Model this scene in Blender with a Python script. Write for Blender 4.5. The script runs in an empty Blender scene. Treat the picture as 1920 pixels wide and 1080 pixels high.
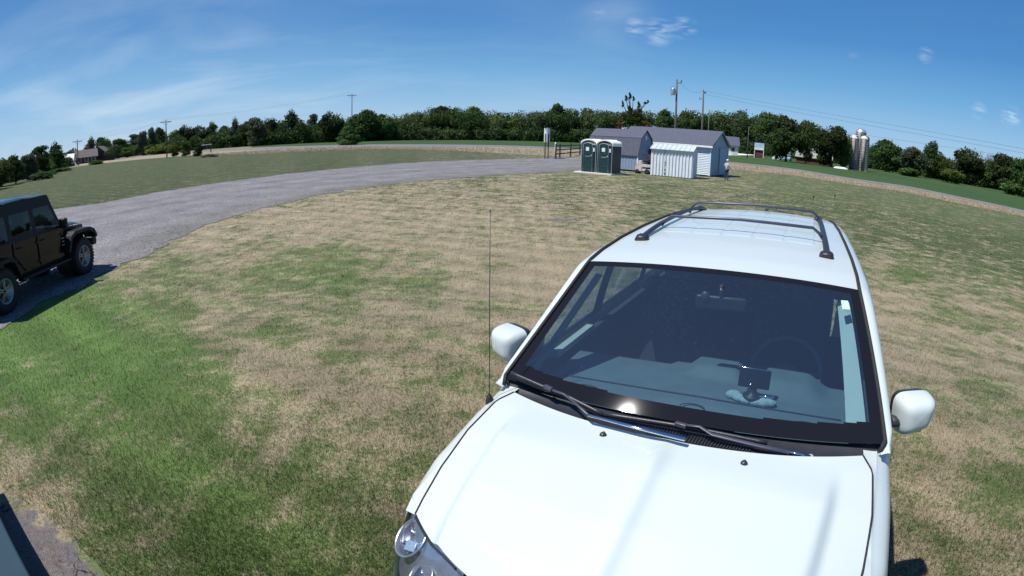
import bpy, bmesh, math, random
import numpy as np
from mathutils import Vector, Matrix, noise
S=bpy.context.scene
C=S.collection
R=math.radians
random.seed(7); rng=np.random.default_rng(7)

# ------------------------------------------------------------------ camera
FPX=1080.0; PITCH=R(15.3); ROLL=R(1.2); CAMZ=2.58
cd=bpy.data.cameras.new('camera');cam=bpy.data.objects.new('camera',cd);C.objects.link(cam);S.camera=cam
cd.type='PANO';cd.sensor_width=36;cd.sensor_fit='HORIZONTAL';cd.clip_end=5000;cd.clip_start=.01
P_=cd.cycles if hasattr(cd,'cycles') and hasattr(cd.cycles,'panorama_type') else cd
P_.panorama_type='FISHEYE_LENS_POLYNOMIAL'
P_.fisheye_fov=R(200)
P_.fisheye_polynomial_k0=0;P_.fisheye_polynomial_k1=-1/(FPX*36/1920);P_.fisheye_polynomial_k2=0;P_.fisheye_polynomial_k3=0;P_.fisheye_polynomial_k4=0
_f=Vector((0,math.cos(PITCH),-math.sin(PITCH)));_u=Vector((0,math.sin(PITCH),math.cos(PITCH)));_r=Vector((1,0,0))
_r2=_r*math.cos(ROLL)+_u*math.sin(ROLL);_u2=-_r*math.sin(ROLL)+_u*math.cos(ROLL)
_m=Matrix((_r2,_u2,-_f)).transposed().to_4x4();_m.translation=(0,0,CAMZ);cam.matrix_world=_m

# ------------------------------------------------------------------ light
SUN=Vector((-.465,-.135,.872)).normalized()
EXPO=0.40
w=bpy.data.worlds.new('World');S.world=w;w.use_nodes=True
nt=w.node_tree;N=nt.nodes;L=nt.links
bg=N['Background'];sky=N.new('ShaderNodeTexSky');sky.sky_type='NISHITA';sky.sun_disc=False
sky.sun_elevation=math.asin(SUN.z);sky.sun_rotation=math.atan2(SUN.x,SUN.y)
sky.altitude=250;sky.air_density=1.0;sky.dust_density=.35;sky.ozone_density=2.2
bg.inputs[1].default_value=.10
sl=bpy.data.lights.new('sun','SUN');sl.energy=4.8;sl.angle=R(.55);sl.color=(1,.965,.9)
so=bpy.data.objects.new('sun',sl);C.objects.link(so);so.rotation_euler=SUN.to_track_quat('Z','Y').to_euler()
S.view_settings.view_transform='Standard';S.view_settings.look='None';S.view_settings.exposure=EXPO;S.view_settings.gamma=1

# ------------------------------------------------------------------ pixel <-> place
def ray(x,y):
    u=x-960;v=540-y;q=math.hypot(u,v) or 1e-9;t=q/FPX;s=math.sin(t)/q
    return _r2*(u*s)+_u2*(v*s)+_f*math.cos(t)
def gz(x,y):
    r=math.hypot(x,y);t=min(1,max(0,(r-5.0)/5.5));return .45*(1-t*t*(3-2*t))
def at(x,y,z=None):
    d=ray(x,y);zz=z if z is not None else 0
    for _ in range(12 if z is None else 1):
        k=(zz-CAMZ)/min(d.z,-1e-4);p=Vector((0,0,CAMZ))+d*k
        if z is None: zz=.5*zz+.5*gz(p.x,p.y)
    p.z=zz;return p
def proj(p):
    d=Vector(p)-Vector((0,0,CAMZ));a,b,c=d.dot(_r2),d.dot(_u2),d.dot(_f);q=math.hypot(a,b) or 1e-9;t=math.atan2(q,c)
    return 960+FPX*t*a/q,540-FPX*t*b/q
def ondist(x,y,D,z=0.):                    # ground point along the column through pixel x,y at distance D
    d=ray(x,y);h=math.hypot(d.x,d.y);return Vector((d.x/h*D,d.y/h*D,z))
def height_to(B,ty):
    lo,hi=0,60
    for _ in range(30):
        m=(lo+hi)/2
        if proj(B+Vector((0,0,m)))[1]>ty: lo=m
        else: hi=m
    return lo

# ------------------------------------------------------------------ clouds in the sky
def wn(t,**k):
    n=N.new(t)
    for a,b in k.items(): setattr(n,a,b)
    return n
tc=wn('ShaderNodeTexCoord')
# perspective-plane mapping of the dome: xy / (z+.12) gives cirrus streaks that thin towards the zenith
sp=wn('ShaderNodeSeparateXYZ');L.new(tc.outputs['Generated'],sp.inputs[0])
ad=wn('ShaderNodeMath',operation='ADD');L.new(sp.outputs[2],ad.inputs[0]);ad.inputs[1].default_value=.16
dx=wn('ShaderNodeMath',operation='DIVIDE');L.new(sp.outputs[0],dx.inputs[0]);L.new(ad.outputs[0],dx.inputs[1])
dy=wn('ShaderNodeMath',operation='DIVIDE');L.new(sp.outputs[1],dy.inputs[0]);L.new(ad.outputs[0],dy.inputs[1])
cb=wn('ShaderNodeCombineXYZ');L.new(dx.outputs[0],cb.inputs[0]);L.new(dy.outputs[0],cb.inputs[1])
mp=wn('ShaderNodeMapping');L.new(cb.outputs[0],mp.inputs[0]);mp.inputs['Rotation'].default_value=(0,0,R(28));mp.inputs['Scale'].default_value=(.7,1.15,1)
n1=wn('ShaderNodeTexNoise');L.new(mp.outputs[0],n1.inputs['Vector']);n1.inputs['Scale'].default_value=1.3;n1.inputs['Detail'].default_value=6;n1.inputs['Roughness'].default_value=.5;n1.inputs['Distortion'].default_value=.5
r1=wn('ShaderNodeMapRange');L.new(n1.outputs[0],r1.inputs[0]);r1.inputs[1].default_value=.44;r1.inputs[2].default_value=.72;r1.inputs[3].default_value=.10;r1.inputs[4].default_value=.42
# cloud banks: soft lobes about chosen directions of the dome (x px, y px, sharpness, strength)
def lobe(px,py,conc,amp,prev):
    d=ray(px,py);dt=wn('ShaderNodeVectorMath',operation='DOT_PRODUCT');nv=wn('ShaderNodeVectorMath',operation='NORMALIZE')
    L.new(tc.outputs['Generated'],nv.inputs[0]);L.new(nv.outputs[0],dt.inputs[0]);dt.inputs[1].default_value=d
    a=wn('ShaderNodeMath',operation='SUBTRACT');L.new(dt.outputs['Value'],a.inputs[0]);a.inputs[1].default_value=1
    m=wn('ShaderNodeMath',operation='MULTIPLY');L.new(a.outputs[0],m.inputs[0]);m.inputs[1].default_value=conc
    e=wn('ShaderNodeMath',operation='EXPONENT');L.new(m.outputs[0],e.inputs[0])
    k=wn('ShaderNodeMath',operation='MULTIPLY_ADD');L.new(e.outputs[0],k.inputs[0]);k.inputs[1].default_value=amp
    if prev is None: k.inputs[2].default_value=.03
    else: L.new(prev,k.inputs[2])
    return k.outputs[0]
o=None
for a in ((330,235,55,1.15),(60,250,70,.9),(600,215,60,.55),(560,60,110,.30),(1160,40,700,.6),(1000,210,50,.35),(80,110,90,.12)): o=lobe(*a,o)
mm=wn('ShaderNodeMath',operation='MULTIPLY',use_clamp=True);L.new(r1.outputs[0],mm.inputs[0]);L.new(o,mm.inputs[1])
# small crisp wisps on the right
n2=wn('ShaderNodeTexNoise');L.new(mp.outputs[0],n2.inputs['Vector']);n2.inputs['Scale'].default_value=9;n2.inputs['Detail'].default_value=7;n2.inputs['Distortion'].default_value=.8
r2=wn('ShaderNodeMapRange');L.new(n2.outputs[0],r2.inputs[0]);r2.inputs[1].default_value=.42;r2.inputs[2].default_value=.66;r2.inputs[4].default_value=1
o2=None
for a in ((1235,58,4500,.9),(1285,50,7000,.8),(1190,50,9000,.6),(1120,20,9000,.35),(1735,103,12000,.5),(1895,220,9000,.8),(1835,207,14000,.6),(1600,100,9000,.2)): o2=lobe(*a,o2)
s2=wn('ShaderNodeMath',operation='SUBTRACT',use_clamp=True);L.new(o2,s2.inputs[0]);s2.inputs[1].default_value=.12
m2=wn('ShaderNodeMath',operation='MULTIPLY',use_clamp=True);L.new(r2.outputs[0],m2.inputs[0]);L.new(s2.outputs[0],m2.inputs[1])
ma=wn('ShaderNodeMath',operation='ADD',use_clamp=True);L.new(mm.outputs[0],ma.inputs[0]);L.new(m2.outputs[0],ma.inputs[1])
mx=wn('ShaderNodeMixRGB');L.new(ma.outputs[0],mx.inputs[0])
# the Nishita sky reads white at this exposure near the horizon: blend it with the clear blue measured there
cr=wn('ShaderNodeValToRGB');L.new(sp.outputs[2],cr.inputs[0]);e=cr.color_ramp
e.elements[0].position=0;e.elements[0].color=(.28,.425,.60,1);e.elements[1].position=1;e.elements[1].color=(.018,.085,.27,1)
for p_,c_ in ((.05,(.19,.375,.59,1)),(.11,(.092,.285,.53,1)),(.19,(.034,.180,.44,1)),(.40,(.022,.11,.33,1))):
    q=e.elements.new(p_);q.color=c_
s10=wn('ShaderNodeVectorMath',operation='SCALE');L.new(cr.outputs[0],s10.inputs[0]);s10.inputs['Scale'].default_value=10
mb_=wn('ShaderNodeMixRGB');mb_.inputs[0].default_value=.86;L.new(sky.outputs[0],mb_.inputs[1]);L.new(s10.outputs[0],mb_.inputs[2])
L.new(mb_.outputs[0],mx.inputs[1]);mx.inputs[2].default_value=(5.0,6.0,7.0,1);L.new(mx.outputs[0],bg.inputs[0])

# ------------------------------------------------------------------ materials
def mat(name,col,rough=.6,metal=0,var=.0,vscale=6,bump=0,bscale=40,coat=0,spec=.5,objvar=0,stretch=None):
    m=bpy.data.materials.new(name);m.use_nodes=True;t=m.node_tree;b=t.nodes['Principled BSDF']
    b.inputs['Roughness'].default_value=rough;b.inputs['Metallic'].default_value=metal;b.inputs['Coat Weight'].default_value=coat;b.inputs['Coat Roughness'].default_value=.04
    b.inputs['Specular IOR Level'].default_value=spec
    b.inputs['Base Color'].default_value=(*col,1);m.diffuse_color=(*col,1)
    tcn=t.nodes.new('ShaderNodeTexCoord');src=tcn.outputs['Object']
    if stretch:
        mpn=t.nodes.new('ShaderNodeMapping');t.links.new(src,mpn.inputs[0]);mpn.inputs['Scale'].default_value=stretch;src=mpn.outputs[0]
    if var or objvar:
        n=t.nodes.new('ShaderNodeTexNoise');t.links.new(src,n.inputs['Vector']);n.inputs['Scale'].default_value=vscale;n.inputs['Detail'].default_value=6
        mr=t.nodes.new('ShaderNodeMapRange');t.links.new(n.outputs[0],mr.inputs[0]);mr.inputs[1].default_value=.25;mr.inputs[2].default_value=.75;mr.inputs[3].default_value=1-var;mr.inputs[4].default_value=1+var
        h=t.nodes.new('ShaderNodeHueSaturation');h.inputs['Color'].default_value=(*col,1);out=mr.outputs[0]
        if objvar:
            oi=t.nodes.new('ShaderNodeObjectInfo');m3=t.nodes.new('ShaderNodeMapRange');t.links.new(oi.outputs['Random'],m3.inputs[0]);m3.inputs[3].default_value=1-objvar;m3.inputs[4].default_value=1+objvar
            mu=t.nodes.new('ShaderNodeMath');mu.operation='MULTIPLY';t.links.new(out,mu.inputs[0]);t.links.new(m3.outputs[0],mu.inputs[1]);out=mu.outputs[0]
            m4=t.nodes.new('ShaderNodeMapRange');t.links.new(oi.outputs['Random'],m4.inputs[0]);m4.inputs[3].default_value=.470;m4.inputs[4].default_value=.515;t.links.new(m4.outputs[0],h.inputs['Hue'])
        t.links.new(out,h.inputs['Value']);t.links.new(h.outputs[0],b.inputs['Base Color'])
    if bump:
        n=t.nodes.new('ShaderNodeTexNoise');t.links.new(src,n.inputs['Vector']);n.inputs['Scale'].default_value=bscale;n.inputs['Detail'].default_value=4
        bp=t.nodes.new('ShaderNodeBump');bp.inputs['Strength'].default_value=bump;bp.inputs['Distance'].default_value=.02;t.links.new(n.outputs[0],bp.inputs['Height']);t.links.new(bp.outputs[0],b.inputs['Normal'])
    return m
def glassmat(name,tint,refl=.08,rough=.01,film=0):
    m=bpy.data.materials.new(name);m.use_nodes=True;t=m.node_tree
    for n in list(t.nodes): t.nodes.remove(n)
    o=t.nodes.new('ShaderNodeOutputMaterial');tr=t.nodes.new('ShaderNodeBsdfTransparent');tr.inputs[0].default_value=(*tint,1)
    gl=t.nodes.new('ShaderNodeBsdfGlossy');gl.inputs[0].default_value=(.93,.97,1,1);gl.inputs['Roughness'].default_value=rough
    lw=t.nodes.new('ShaderNodeLayerWeight');pw=t.nodes.new('ShaderNodeMath');pw.operation='POWER';t.links.new(lw.outputs['Facing'],pw.inputs[0]);lw.inputs[0].default_value=.5;pw.inputs[1].default_value=5
    a=t.nodes.new('ShaderNodeMath');a.operation='MULTIPLY_ADD';t.links.new(pw.outputs[0],a.inputs[0]);a.inputs[1].default_value=.9;a.inputs[2].default_value=refl+.045
    ms=t.nodes.new('ShaderNodeMixShader');t.links.new(a.outputs[0],ms.inputs[0]);t.links.new(tr.outputs[0],ms.inputs[1]);t.links.new(gl.outputs[0],ms.inputs[2])
    last=ms.outputs[0]
    if film:                                   # thin road dust on the glass
        df=t.nodes.new('ShaderNodeBsdfDiffuse');df.inputs[0].default_value=(.42,.45,.46,1)
        tcn=t.nodes.new('ShaderNodeTexCoord');n=t.nodes.new('ShaderNodeTexNoise');t.links.new(tcn.outputs['Object'],n.inputs['Vector']);n.inputs['Scale'].default_value=180;n.inputs['Detail'].default_value=2
        n3=t.nodes.new('ShaderNodeTexNoise');t.links.new(tcn.outputs['Object'],n3.inputs['Vector']);n3.inputs['Scale'].default_value=3
        r=t.nodes.new('ShaderNodeMapRange');t.links.new(n.outputs[0],r.inputs[0]);r.inputs[1].default_value=.66;r.inputs[2].default_value=.78;r.inputs[3].default_value=0;r.inputs[4].default_value=.30
        r3=t.nodes.new('ShaderNodeMapRange');t.links.new(n3.outputs[0],r3.inputs[0]);r3.inputs[1].default_value=.45;r3.inputs[2].default_value=.7
        mu=t.nodes.new('ShaderNodeMath');mu.operation='MULTIPLY_ADD';t.links.new(r.outputs[0],mu.inputs[0]);t.links.new(r3.outputs[0],mu.inputs[1]);mu.inputs[2].default_value=film
        m2=t.nodes.new('ShaderNodeMixShader');t.links.new(mu.outputs[0],m2.inputs[0]);t.links.new(last,m2.inputs[1]);t.links.new(df.outputs[0],m2.inputs[2]);last=m2.outputs[0]
    t.links.new(last,o.inputs[0]);return m
M={}
M['paint']=mat('white_car_paint',(.495,.555,.555),.30,coat=.5,var=.012,vscale=2)
M['black_plastic']=mat('black_trim_plastic',(.022,.023,.030),.42,var=.2,vscale=20,bump=.1,bscale=300)
M['rail']=mat('dark_rack_metal',(.045,.05,.075),.38,var=.15,vscale=15)
M['rubber']=mat('rubber',(.012,.012,.013),.75,bump=.2,bscale=90)
M['frit']=mat('glass_border',(.010,.011,.016),.05,spec=.10)
M['glass']=glassmat('windshield_glass',(.60,.74,.79),.125,film=.02)
M['sideglass']=glassmat('side_glass',(.55,.63,.62),.02)
M['jglass']=glassmat('tinted_glass',(.10,.13,.13),.0)
M['dash']=mat('dashboard_plastic',(.10,.15,.17),.7,var=.1,vscale=9,bump=.15,bscale=260)
M['interior']=mat('dark_interior_fabric',(.035,.04,.05),.9,var=.2,vscale=20)
M['trim']=mat('pale_interior_trim',(.42,.50,.48),.8,var=.06,vscale=9)
M['chrome']=mat('bright_metal',(.75,.77,.8),.12,metal=1)
M['alloy']=mat('wheel_alloy',(.55,.57,.6),.28,metal=.9,var=.08,vscale=8)
M['alloy_dark']=mat('dark_wheel_alloy',(.30,.31,.33),.35,metal=.8,var=.15,vscale=8)  # darker version of the wheel alloy, for the off-road car
M['lampglass']=glassmat('lamp_lens',(.86,.88,.92),.05)
M['reflector']=mat('lamp_reflector',(.50,.52,.62),.22,metal=.85,var=.2,vscale=14)
M['lampdark']=mat('lamp_housing',(.16,.16,.22),.35,metal=.5,var=.2,vscale=14)
M['red']=mat('red_lamp_plastic',(.62,.06,.07),.3)
M['paleglass']=mat('pale_lamp_part',(.35,.48,.62),.15,metal=.3)
M['steer']=mat('grey_steering_wheel_leather',(.10,.11,.125),.3)
M['cloth']=mat('blue_grey_cloth',(.30,.42,.45),.95,var=.15,vscale=60,bump=.4,bscale=120)
M['sticker']=mat('pale_green_sticker',(.40,.72,.60),.6,var=.05,vscale=40)
M['jeep']=mat('black_car_paint',(.003,.005,.009),.25,coat=.22,spec=.2,var=.3,vscale=5)
M['jplastic']=mat('black_fender_plastic',(.006,.007,.010),.5,bump=.15,bscale=200,spec=.3)
M['amber']=mat('badge_metal',(.55,.5,.4),.35,metal=.6)
M['shed_roof']=mat('pale_steel_roof',(.47,.53,.54),.4,var=.08,vscale=2)
M['white']=mat('white_painted_metal',(.78,.80,.80),.5,var=.06,vscale=3)
M['siding']=mat('white_lapped_siding',(.62,.70,.78),.6,var=.05,vscale=3)
M['siding_blue']=mat('pale_blue_painted_boards',(.34,.42,.53),.65,var=.08,vscale=4)
M['shed_white']=mat('white_ribbed_steel',(.70,.74,.80),.42,var=.08,vscale=2.2,stretch=(3,3,.6))
M['gambrel_blue']=mat('dull_blue_painted_boards',(.19,.26,.37),.65,var=.1,vscale=4)
M['shingle']=mat('grey_purple_shingles',(.072,.080,.115),.9,var=.22,vscale=7,bump=.6,bscale=25)
M['toilet']=mat('dark_green_plastic',(.006,.020,.028),.45,var=.15,vscale=6)
M['toilet_door']=mat('teal_green_door_plastic',(.006,.036,.040),.42,var=.15,vscale=8)
M['toilet_grey']=mat('grey_door_frame_plastic',(.26,.33,.38),.5)
M['cap']=mat('translucent_white_roof',(.86,.87,.82),.45)
M['paper']=mat('paper_notice',(.66,.70,.72),.8,var=.25,vscale=25)
M['concrete']=mat('concrete',(.58,.57,.54),.9,var=.12,vscale=5,bump=.3)
M['wood_dark']=mat('dark_brown_wood',(.055,.035,.026),.85,var=.3,vscale=9,stretch=(1,1,.2))
M['wood_pole']=mat('weathered_pole_wood',(.10,.095,.09),.9,var=.25,vscale=5,stretch=(4,4,.3))
M['wire']=mat('overhead_wire',(.10,.11,.13),.6)
M['galv']=mat('galvanised_metal',(.42,.45,.47),.4,metal=.7,var=.1)
M['sign']=mat('sign_face',(.62,.66,.72),.5,var=.05)
M['sign_dark']=mat('sign_edge',(.03,.035,.08),.6)
M['silo']=mat('concrete_staves',(.27,.245,.245),.9,var=.35,vscale=1.1,bump=.5,bscale=6,stretch=(1,1,2.4))
M['silo_dome']=mat('shiny_dome_metal',(.80,.80,.76),.28,metal=.8,var=.1)
M['brown_roof']=mat('brown_house_shingles',(.125,.10,.095),.9,var=.2,vscale=3)
M['brown_wall']=mat('dark_timber_wall',(.055,.045,.04),.85,var=.2,vscale=3)
M['barn_red']=mat('old_red_barn_boards',(.10,.028,.030),.85,var=.25,vscale=3)
M['barn_roof']=mat('grey_green_metal_roof',(.20,.225,.21),.6,var=.15,vscale=2)
M['white_wall']=mat('white_house_wall',(.66,.68,.70),.75,var=.06)
M['darkpane']=mat('dark_window_pane',(.015,.02,.03),.1)
M['panel_blue']=mat('blue_white_board',(.36,.50,.66),.6,var=.2,vscale=2)
M['tractor']=mat('faded_pinkish_paint',(.50,.43,.44),.6,var=.2,vscale=7)
M['rust']=mat('rusty_red_paint',(.07,.025,.022),.8,var=.35,vscale=8)
M['bark']=mat('tree_bark',(.085,.07,.058),.95,var=.3,vscale=6,bump=.5)
M['leaf_dark']=mat('dark_foliage',(.042,.078,.022),.7,var=.38,vscale=1.6,objvar=.40,spec=.12)
M['leaf_mid']=mat('mid_green_foliage',(.066,.116,.030),.7,var=.38,vscale=1.6,objvar=.35,spec=.12)
M['leaf_light']=mat('yellow_green_foliage',(.100,.155,.034),.7,var=.32,vscale=1.6,objvar=.2,spec=.12)
M['leaf_grey']=mat('grey_green_foliage',(.085,.115,.062),.7,var=.3,vscale=1.6,objvar=.15,spec=.12)
M['leaf_pine']=mat('olive_pine_needles',(.085,.095,.028),.7,var=.4,vscale=1.2,spec=.12)
M['leaf_brown']=mat('rusty_brown_needles',(.16,.09,.025),.7,var=.4,vscale=1.2)
M['skin']=mat('skin',(.40,.22,.15),.6);M['shirt']=mat('grey_shirt_cloth',(.40,.44,.47),.9,var=.1,vscale=12)
M['jeans']=mat('dark_blue_denim',(.035,.05,.11),.9,var=.2,vscale=20);M['hat']=mat('white_cap_cloth',(.66,.70,.68),.9);M['shoe']=mat('dark_shoe',(.03,.03,.035),.7)
M['corner']=mat('blue_grey_painted_metal',(.022,.046,.066),.6,spec=.15,var=.12,vscale=3)
M['corner_dark']=mat('black_painted_metal',(.012,.012,.02),.6)
for k in ('leaf_dark','leaf_mid','leaf_light','leaf_grey','leaf_pine'):   # thin leaves let light through
    t=M[k].node_tree;b=t.nodes['Principled BSDF'];o_=t.nodes['Material Output'];tl=t.nodes.new('ShaderNodeBsdfTranslucent')
    src=b.inputs['Base Color'].links[0].from_socket;t.links.new(src,tl.inputs[0])
    ms=t.nodes.new('ShaderNodeMixShader');ms.inputs[0].default_value=.34;t.links.new(b.outputs[0],ms.inputs[1]);t.links.new(tl.outputs[0],ms.inputs[2]);t.links.new(ms.outputs[0],o_.inputs[0])

# ------------------------------------------------------------------ mesh helpers
def link(name,me,parent=None,mats=None):
    o=bpy.data.objects.new(name,me);C.objects.link(o)
    for m in (mats or []): me.materials.append(m)
    if parent is not None: o.parent=parent
    return o
def tag(o,label=None,cat=None,group=None,kind=None):
    if label: o['label']=label
    if cat: o['category']=cat
    if group: o['group']=group
    if kind: o['kind']=kind
    return o
def thing(name,label,cat,loc=(0,0,0),rz=0,group=None):
    o=bpy.data.objects.new(name,None);C.objects.link(o);o.location=loc;o.rotation_euler=(0,0,rz);o.empty_display_size=.2
    return tag(o,label,cat,group)
class MB:
    def __init__(s): s.b=bmesh.new()
    def face(s,pts,mi=0,smooth=False):
        f=s.b.faces.new([s.b.verts.new(p) for p in pts]);f.material_index=mi;f.smooth=smooth;return s
    def box(s,c,d,mi=0,rz=0,bev=0,rx=0,ry=0,taper=None):
        g=bmesh.ops.create_cube(s.b,size=1)['verts']
        for v in g:
            v.co=Vector((v.co.x*d[0],v.co.y*d[1],v.co.z*d[2]))
            if taper and v.co.z>0: v.co.x*=taper[0];v.co.y*=taper[1]
        mt=Matrix.Translation(c)@Matrix.Rotation(rz,4,'Z')@Matrix.Rotation(ry,4,'Y')@Matrix.Rotation(rx,4,'X')
        fs=set(f for v in g for f in v.link_faces)
        for f in fs: f.material_index=mi
        for v in g: v.co=mt@v.co
        if bev:
            es=set(e for v in g for e in v.link_edges)
            r=bmesh.ops.bevel(s.b,geom=list(es),offset=bev,segments=2,affect='EDGES',profile=.6)
            for f in r['faces']: f.material_index=mi;f.smooth=True
        return s
    def tube(s,pts,r,n=8,mi=0,cap=True,flat=1.0,radii=None):
        pts=[Vector(p) for p in pts];rings=[];m=len(pts);up=Vector((0,0,1))
        for i,p in enumerate(pts):
            t=(pts[min(i+1,m-1)]-pts[max(i-1,0)]).normalized()
            a=t.cross(up)
            if a.length<1e-3: a=t.cross(Vector((0,1,0)))
            a.normalize();b=a.cross(t).normalized();rr=radii[i] if radii else r
            rings.append([s.b.verts.new(p+a*math.cos(2*math.pi*k/n)*rr+b*math.sin(2*math.pi*k/n)*rr*flat) for k in range(n)])
        for i in range(m-1):
            for k in range(n):
                f=s.b.faces.new([rings[i][k],rings[i][(k+1)%n],rings[i+1][(k+1)%n],rings[i+1][k]]);f.material_index=mi;f.smooth=True
        if cap:
            for q,rg in ((0,rings[0][::-1]),(1,rings[-1])):
                f=s.b.faces.new(rg);f.material_index=mi
        return s
    def lathe(s,prof,c=(0,0,0),axis='Z',n=24,mi=0):   # prof: (radius, height)
        rings=[]
        for r,h in prof:
            ring=[]
            for k in range(n):
                a=2*math.pi*k/n;x,y=r*math.cos(a),r*math.sin(a)
                p={'Z':(x,y,h),'X':(h,x,y),'Y':(x,h,y)}[axis]
                ring.append(s.b.verts.new(Vector(c)+Vector(p)))
            rings.append(ring)
        for i in range(len(rings)-1):
            for k in range(n):
                f=s.b.faces.new([rings[i][k],rings[i][(k+1)%n],rings[i+1][(k+1)%n],rings[i+1][k]]);f.material_index=mi;f.smooth=True
        return s
    def prism(s,poly,y0,y1,mi=0,axis='Y'):            # poly of (a,z), extruded along axis
        def P(a,z,t): return (a,t,z) if axis=='Y' else ((t,a,z) if axis=='X' else (a,z,t))
        A=[s.b.verts.new(P(a,z,y0)) for a,z in poly];B=[s.b.verts.new(P(a,z,y1)) for a,z in poly];n=len(poly)
        for k in range(n):
            f=s.b.faces.new([A[k],A[(k+1)%n],B[(k+1)%n],B[k]]);f.material_index=mi
        s.b.faces.new(A[::-1]).material_index=mi;s.b.faces.new(B).material_index=mi
        return s
    def grid(s,fn,nu,nv,mi=0,skip=None,mif=None,smooth=True):
        V=[[s.b.verts.new(fn(i/nu,j/nv)) for j in range(nv+1)] for i in range(nu+1)]
        for i in range(nu):
            for j in range(nv):
                q=[V[i][j],V[i+1][j],V[i+1][j+1],V[i][j+1]]
                if skip and skip(sum((v.co for v in q),Vector())/4): continue
                f=s.b.faces.new(q);f.smooth=smooth;f.material_index=mif((i+.5)/nu,(j+.5)/nv) if mif else mi
        return s
    def ball(s,c,r,mi=0,n=16,sc=(1,1,1)):
        g=bmesh.ops.create_uvsphere(s.b,u_segments=n,v_segments=max(6,n//2+2),radius=r)['verts']
        for v in g: v.co=Vector(c)+Vector((v.co.x*sc[0],v.co.y*sc[1],v.co.z*sc[2]))
        for f in set(f for v in g for f in v.link_faces): f.smooth=True;f.material_index=mi
        return s
    def build(s,name,mats,parent=None,fixn=True,loose=True):
        if fixn: bmesh.ops.recalc_face_normals(s.b,faces=s.b.faces[:])
        me=bpy.data.meshes.new(name);s.b.to_mesh(me);s.b.free()
        if not isinstance(mats,(list,tuple)): mats=[mats]
        return link(name,me,parent,[M[m] if isinstance(m,str) else m for m in mats])
def lerp(a,b,t): return a+(b-a)*t
def interp(tab,x):                                    # tab: list of (x, v1, v2...)
    if x<=tab[0][0]: return tab[0][1:]
    for a,b in zip(tab,tab[1:]):
        if x<=b[0]:
            t=(x-a[0])/(b[0]-a[0]);t2=t
            return tuple(lerp(p,q,t2) for p,q in zip(a[1:],b[1:]))
    return tab[-1][1:]
def smooth(t): t=min(1,max(0,t));return t*t*(3-2*t)
def catmull(pts,k=6):
    P=[Vector(p) for p in pts];out=[]
    for i in range(len(P)-1):
        p0=P[max(i-1,0)];p1=P[i];p2=P[i+1];p3=P[min(i+2,len(P)-1)]
        for j in range(k):
            t=j/k;out.append(.5*((2*p1)+(p2-p0)*t+(2*p0-5*p1+4*p2-p3)*t*t+(3*p1-p0-3*p2+p3)*t**3))
    out.append(P[-1]);return out

# ================================================================== GROUND
# dryness of the lawn, surveyed at points on the ground (pixel column, row, 0 lush .. 1 straw)
DRY=[(0,380,.2),(300,340,.2),(600,305,.22),(0,350,.2),(300,310,.2),(600,290,.22),(450,310,.2),(750,290,.26),(880,286,.3),(150,340,.2),(150,370,.22),(900,292,.38),(200,410,.25),(450,345,.30),
(1050,330,.42),(1250,345,.38),(1500,330,.31),(1700,370,.28),(1900,420,.27),
(800,362,.6),(1000,360,.58),(1300,375,.42),(1600,370,.29),(1750,400,.28),(1900,450,.27),
(480,400,.72),(640,400,.8),(800,400,.7),(960,400,.66),(1120,410,.55),(1650,430,.34),(1800,450,.28),
(380,440,.75),(560,440,.8),(720,440,.72),(880,440,.72),(1040,440,.68),(1700,480,.38),(1900,500,.28),
(250,495,.55),(400,500,.56),(560,500,.45),(720,500,.48),(880,500,.78),(1040,490,.8),(1660,500,.52),(1800,520,.42),
(160,545,.22),(320,540,.35),(480,540,.45),(640,540,.28),(800,540,.40),(960,530,.72),(1080,520,.74),(1680,550,.68),(1800,570,.58),(1910,560,.5),
(0,620,.08),(160,600,.10),(320,600,.32),(400,600,.68),(560,600,.60),(720,600,.68),(860,600,.75),(1700,600,.72),(1900,600,.6),
(0,680,.05),(160,660,.08),(320,660,.15),(480,655,.68),(600,660,.72),(720,660,.78),(880,660,.55),(1700,670,.72),(1880,670,.66),
(0,740,.2),(100,720,.22),(240,720,.15),(400,720,.25),(520,720,.55),(640,720,.82),(800,720,.65),(900,720,.55),(1720,730,.66),(1850,740,.55),
(0,800,.28),(160,800,.3),(320,800,.26),(480,800,.38),(640,800,.5),(800,800,.55),(1750,810,.68),(1900,830,.6),
(0,870,.5),(160,880,.32),(400,880,.24),(560,880,.32),(720,880,.48),(820,880,.45),(1740,890,.62),(1850,900,.45),
(60,950,.55),(200,960,.30),(380,960,.25),(560,960,.30),(720,960,.42),(1760,960,.5),(1880,980,.42),
(230,1070,.38),(400,1070,.22),(560,1070,.28),(720,1070,.34),(1740,1060,.5),(1900,1060,.4)]
SPOTS=[(640,680,60,-.35),(760,655,45,-.3),(560,510,90,-.15),(850,700,40,-.3),(1830,740,50,-.22),(1860,900,60,-.14),(1760,600,50,-.2),(520,625,50,-.35),(650,470,40,-.2),(1700,520,40,-.25)]
DA=np.array(DRY,float)
def nproj(x,y,z):
    d=np.stack([x,y,z-CAMZ],-1);a=d@np.array(_r2);b=d@np.array(_u2);c=d@np.array(_f);q=np.hypot(a,b)+1e-9;t=np.arctan2(q,c)
    return 960+FPX*t*a/q,540-FPX*t*b/q
def ngz(x,y):
    r=np.hypot(x,y);t=np.clip((r-5)/5.5,0,1);return .45*(1-t*t*(3-2*t))
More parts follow.
